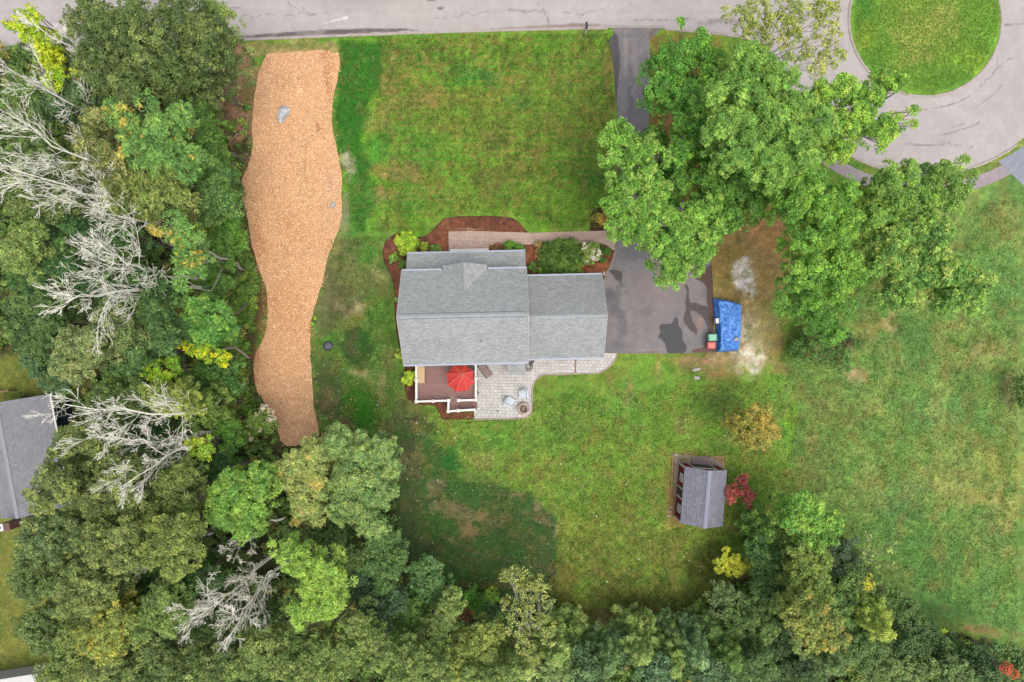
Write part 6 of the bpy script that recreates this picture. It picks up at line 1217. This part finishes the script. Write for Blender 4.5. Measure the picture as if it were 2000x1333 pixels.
for (u, v, z, st, pal, t) in [(1215, 1265, 5, 'fine', G7, 'bluish bush tree between the square-topped pine and the pale trunk'), (1290, 1235, 3.5, 'fine', [(88, 120, 76)], 'small dark bush tree right beside the square-topped pine'), (1150, 1325, 8, 'fine', G7, 'bluish tree on the bottom border nearest the pale aspen foot'),
     (1360, 1240, 4, 'fine', [(90, 124, 80), (78, 110, 72)], 'bush tree at the lawn edge left of the grey-green tip'), (1285, 1320, 8, 'fine', [(94, 130, 96), (82, 116, 86)], 'soft tree on the bottom border between the two pines'), (1485, 1310, 8, 'broad', [(92, 124, 74), (78, 108, 66)], 'leafy tree on the bottom border left of the pale leaning trunk'),
     (1540, 1310, 5, 'fine', [(66, 92, 58), (76, 104, 62)], 'shaded tree beside the pale leaning trunk'), (1600, 1300, 6, 'fine', [(80, 108, 72), (70, 96, 64)], 'shaded tree right of the pale leaning trunk'), (1695, 1275, 7, 'broad', [(94, 128, 76), (82, 114, 68)], 'leafy tree between bluish pine and feathery pine'),
     (1870, 1320, 7, 'fine', [(104, 134, 84), (90, 120, 76)], 'pale leafy tree on the bottom border left of the rusty shrub'), (1935, 1330, 7, 'fine', [(96, 128, 82), (82, 112, 74)], 'tree on the bottom border just left of the rusty shrub'), (1560, 1180, 8, 'fine', [(108, 136, 72), (92, 122, 66)], 'olive tree directly above the orange-tinged tree'),
     (1520, 1155, 6, 'fine', [(88, 122, 68), (78, 110, 64)], 'dark green tree at the left flank of the copse'), (1625, 1205, 7, 'fine', [(98, 134, 78)], 'leafy tree peeking out right above the orange-tinged tree'), (1780, 1275, 6, 'fine', [(84, 116, 74)], 'dense bush tree right of the feathery pine'),
     (1840, 1275, 5, 'fine', [(82, 116, 70), (96, 130, 76)], 'bush tree beneath the lime-spotted bush'), (1130, 1290, 7, 'fine', G7, 'bluish tree right of the blue-green pine'), (1080, 1325, 8, 'broad', [(118, 146, 94)], 'light bush tree on the bottom border by the aspen foot'), (1440, 1250, 5, 'fine', [(84, 116, 70)], 'bush tree below the grey-green tip and its pine'),
     (1000, 1290, 6, 'fine', GY, 'yellow-olive tree filling in below the slim aspen'), (1400, 1330, 8, 'fine', [(96, 130, 92), (84, 116, 82)], 'tree on the bottom border left of the greener pine'), (1760, 1190, 4, 'fine', [(92, 126, 72)], 'small bush tree at the right lawn edge above the round dark tree')]:
    rr = random.Random(int(u)); T('small_tree', t, [(u + rr.uniform(-5, 5), v, 30 + rr.uniform(-2, 6)), (u - 22, v + 8, 24), (u + 22, v + 4, 25), (u + 4, v - 18, 20), (u, v + 22, 24)], z, st, pal, 'small trees filling the southern woods', tr=.06)
# --- shrubs in the beds
SB = 'shrubs in the front mulch bed'
def S(label, u, v, r, z, pal, st='shrub', name='shrub', group=SB, lobes=None, **k):
    lobes = [(a, b, c * 1.18) for a, b, c in lobes] if lobes and st == 'shrub' else lobes; r *= 1.15
    return T(name, label, lobes or [(u, v, r)], z, st, pal, group, 'shrub', split=False, flat=.75, **k)
S('large round lime-green shrub at the left corner of the house', 793, 472, 22, 1.7, [(150, 186, 62), (126, 168, 56)], lobes=[(793, 472, 18), (784, 466, 12), (802, 466, 12), (790, 482, 12), (803, 480, 11)], dens=1.0)
S('small yellow-green shrub right of the large lime shrub', 830, 484, 8.5, .9, [(160, 184, 84), (136, 164, 66)])
S('small clipped green ball shrub left of the brick walkway end', 849.5, 487, 8.5, .9, [(98, 146, 64), (84, 130, 58)])
S('small bright shrub below the large lime shrub', 769, 505, 10, .9, [(124, 164, 76), (104, 146, 66)])
S('dark shrub tucked against the porch roof corner', 787, 517, 9, 1.1, [(74, 116, 50), (88, 130, 56)])
S('small pale shrub against the left house wall', 775.5, 587, 5, .8, [(130, 160, 104)], group=None)
S('yellowish shrub peeking out at the back left house corner', 781, 692, 8, .9, [(142, 170, 80)], group=None)
S('lime shrub beside the left deck railing', 800, 736, 13, 1.3, [(164, 196, 64), (140, 178, 56)], group=None, st='shrub', lobes=[(800, 736, 9), (806, 731, 7), (794, 742, 7), (802, 744, 7)])
S('glossy green shrub beside the front step', 997, 483, 15, 1.2, [(110, 160, 60), (84, 134, 52)], lobes=[(992, 482, 9), (1003, 483, 10), (1014, 487, 8)])
S('low reddish-brown shrub between front step and glossy shrub', 969, 485, 8, .6, [(150, 104, 84), (120, 110, 66)], lobes=[(964, 486, 6), (973, 484, 7)])
S('large weeping dark green threadleaf shrub in the middle of the front bed', 1097, 505, 36, 1.9, [(92, 132, 58), (110, 146, 68), (74, 112, 50)], st='thread', lobes=[(1097, 502, 34), (1076, 512, 24), (1120, 512, 24), (1100, 524, 22), (1114, 486, 22), (1078, 492, 22)], dens=1.0)
S('variegated pinkish-green shrub left of the weeping shrub', 1058, 487, 15, 1.0, [(126, 156, 80), (160, 128, 100), (110, 146, 66)], lobes=[(1054, 483, 10), (1064, 482, 9), (1056, 497, 9)])
T('hydrangea', 'white-flowering hydrangea right of the weeping shrub', [(1153, 490, 14), (1163, 495, 13), (1152, 502, 13), (1148, 484, 11), (1160, 485, 11)], 1.3, 'shrub', [(232, 230, 200, 3), (216, 214, 180, 2), (120, 150, 78, 4)], SB, 'shrub', split=False)
S('rounded dark green shrub at the driveway corner of the bed', 1178, 495, 12, .9, [(74, 124, 52), (62, 108, 46)])
S('small green shrub next to the main roof corner', 1040, 523, 8, .8, [(88, 132, 56)])
S('lime perennial clump above the garage roof, left', 1060, 526, 12, .8, [(136, 176, 70), (110, 156, 60)], lobes=[(1056, 524, 8), (1065, 529, 8)])
S('lime perennial clump above the garage roof, right', 1130, 521, 9, .8, [(138, 178, 66), (112, 156, 58)])
S('deep green perennial clump in the middle above the garage roof', 1105, 531, 10, .7, [(82, 130, 52)], lobes=[(1098, 532, 8), (1112, 531, 8), (1124, 532, 7)])
S('orange-tinged shrub at the lawn corner beside the driveway', 1168, 426, 11, .9, [(170, 150, 74), (140, 150, 66)], group=None, lobes=[(1166, 424, 7), (1174, 432, 8), (1180, 424, 8)])
S('tiny weed on the right edge of the wood chip path', 612, 627, 4, .4, [(120, 168, 60)], group=None, lobes=[(613, 622, 3.5), (611, 632, 3.5)])
S('dark shrub beside the neighbouring rail fence', 40, 778, 12, 1.3, [(84, 112, 60)], group=None, lobes=[(40, 772, 8), (42, 782, 8)])

# --- undergrowth, chips, litter (uncountable)
def scatter(poly, n, rg, edge=0):
    poly = np.array(poly, float); lo = np.maximum(poly.min(0), (-60, -60)); hi = np.minimum(poly.max(0), (2060, 1400)); out = []; m = 0
    while m < n:
        q = lo + (hi - lo) * rg.random((n * 2, 2)); d = sdist(poly, q[:, 0], q[:, 1]); q = q[d < -edge]; out.append(q); m += len(q)
    return np.concatenate(out)[:n]
def topts(q, z):
    s = H / F; return np.stack([(q[:, 0] - 1000) * s, -(q[:, 1] - 666.5) * s, z], 1)
rg = np.random.default_rng(77); VV, FF, CL = [], [], []; off = 0
EDGE = [(448, 100), (500, 165), (494, 250), (476, 320), (470, 400), (488, 470), (515, 560), (505, 640), (490, 700), (490, 760), (535, 850), (430, 850), (380, 600), (400, 300)]
for poly, n in ((FOREST_W, 9500), (FOREST_S, 3600), (EDGE, 2800)):
    q = scatter(poly, n, rg, 6); keep = ~((q[:, 0] < 140) & (q[:, 1] > 700)) & (q[:, 1] > 84); q = q[keep]
    den = fbm(q[:, 0] / 30, q[:, 1] / 30, 3); q = q[(den > .34)]; q = q[~((np.hypot((q[:, 0] - 464) / 54, (q[:, 1] - 195) / 115) < 1) & (rg.random(len(q)) < .95))]; n = len(q); hz = .15 + 1.5 * np.clip(fbm(q[:, 0] / 22 + 9, q[:, 1] / 22, 3) - .35, 0, 1) * 2 * rg.random(n)
    c = topts(q, hz); tint = pick(rg, [(90, 124, 62, 3), (76, 108, 56, 3), (110, 144, 70, 1.2), (128, 134, 74, .5)] if poly is not EDGE else [(96, 136, 60, 3), (80, 118, 54, 2), (120, 156, 68, 2), (140, 140, 84, .5)], n); d = unit(rg.normal(size=(n, 3)) + [0, 0, 1.2])
    V, Fq, cl = clumps_to_leaves(rg, c, d, .34 * (.6 + .8 * rg.random(n)), tint, None, 'shrub', H / F * 1.5); VV.append(V); FF.append(Fq + off); off += len(V); CL.append(cl)
ug = add_np('undergrowth', np.concatenate(VV), np.concatenate(FF), M_leafm, cols=finish(np.concatenate(CL))); tag(ug, 'green undergrowth covering the floor of the woods', 'undergrowth', kind='stuff')
M_chip = m_vcol('loose_bits', 30, (.9, 1.1), 3, (.95, 1.05), .9, 0)
def specks(name, q, z, L, W, cols, label, cat, m, tilt=.35):
    n = len(q); c = topts(q, z + rg.random(n) * .02); nr = rg.normal(size=(n, 3)) * tilt + [0, 0, 1]; V, Fq = leaf_quads(c, nr, rg.normal(size=(n, 3)), L * (.6 + .8 * rg.random(n)), W * (.6 + .8 * rg.random(n)))
    cc = np.repeat(np.clip(lin(cols * (1 + rg.normal(size=(n, 1)) * .10)) / EXPO, 0, .85), 4, 0); return tag(add_np(name, V, Fq, m, cols=cc), label, cat, kind='stuff')
q = np.concatenate([scatter(PATH, 34000, rg, 1), scatter(PATH, 5200, rg, -9)]); specks('wood_chips', q, .045, .12, .05, pick(rg, [(240, 192, 144, 3), (226, 172, 124, 3), (212, 152, 108, 1.6), (255, 228, 190, 1.4), (156, 102, 70, 1.1)], len(q)) * 1.12, 'pale orange wood chips covering the long path', 'wood chips', M_chip, .35)
q = np.concatenate([scatter([(770, 840), (1088, 1010), (1086, 1190), (780, 1080)], 90, rg), scatter([(620, 640), (800, 720), (900, 860), (760, 880), (620, 840)], 110, rg), scatter([(1090, 1000), (1400, 1000), (1440, 1180), (1110, 1200)], 150, rg), scatter([(820, 820), (1500, 720), (1500, 980), (900, 940)], 90, rg), scatter([(1100, 1180), (1400, 1180), (1400, 1215), (1120, 1225)], 110, rg)])
specks('fallen_leaves', q, .05, .12, .09, pick(rg, [(226, 226, 160, 3), (240, 242, 220, 1.5), (190, 170, 90, 1), (150, 190, 110, 1)], len(q)), 'scattered pale fallen leaves on the back lawn', 'leaves', M_chip, .3)
# short tufts that break up the lawn
LAWN = [([(664, 70), (1195, 62), (1205, 448), (1040, 450), (1000, 420), (870, 420), (810, 455), (690, 455), (655, 300)], 26000), ([(640, 460), (745, 460), (775, 700), (800, 800), (1500, 740), (1540, 500), (1990, 380), (1990, 1250), (1700, 1110), (1500, 990), (1400, 1200), (1150, 1210), (870, 1150), (770, 880), (640, 800)], 60000), (circ(143, 0, 350, 36), 9000)]
q = np.concatenate([scatter(p, n, rg, 3) for p, n in LAWN]); s_ = H / F; tx, ty = (q[:, 0] - 1000) * s_, -(q[:, 1] - 666.5) * s_
ix = np.clip(np.searchsorted(gx, tx), 0, nx - 1); iy = np.clip(np.searchsorted(gy, ty), 0, ny - 1); base_c = pg.c[iy * nx + ix]
ok = (base_c[:, 1] > base_c[:, 0] * 1.02) & (base_c.sum(1) > 225); q, base_c = q[ok], base_c[ok]; isl = np.hypot(q[:, 0] - CU, q[:, 1] - CV) < 150; base_c[isl] = (120, 158, 58)
n = len(q); zt_ = np.where(isl, .06, .01) + .01; c = topts(q, zt_ + .02); nr = rg.normal(size=(n, 3)) * .5 + [0, 0, .9]; V, Fq = leaf_quads(c, nr, rg.normal(size=(n, 3)), .20 * (.5 + rg.random(n)), .075 * (.6 + .8 * rg.random(n)))
bc = base_c * (1 + rg.normal(size=(n, 1)) * np.where(q[:, :1] > 1540, .07, .13)) * (1 + rg.normal(size=(n, 3)) * .04); tag(add_np('grass', V, Fq, M_leafm, cols=np.repeat(np.clip(lin(np.clip(bc, 0, 255)) / EXPO * 1.6, 0, .8), 4, 0)), 'short uneven grass tufts across the lawns', 'grass', kind='stuff')
print('trees', NT, 'objects', len(bpy.data.objects))
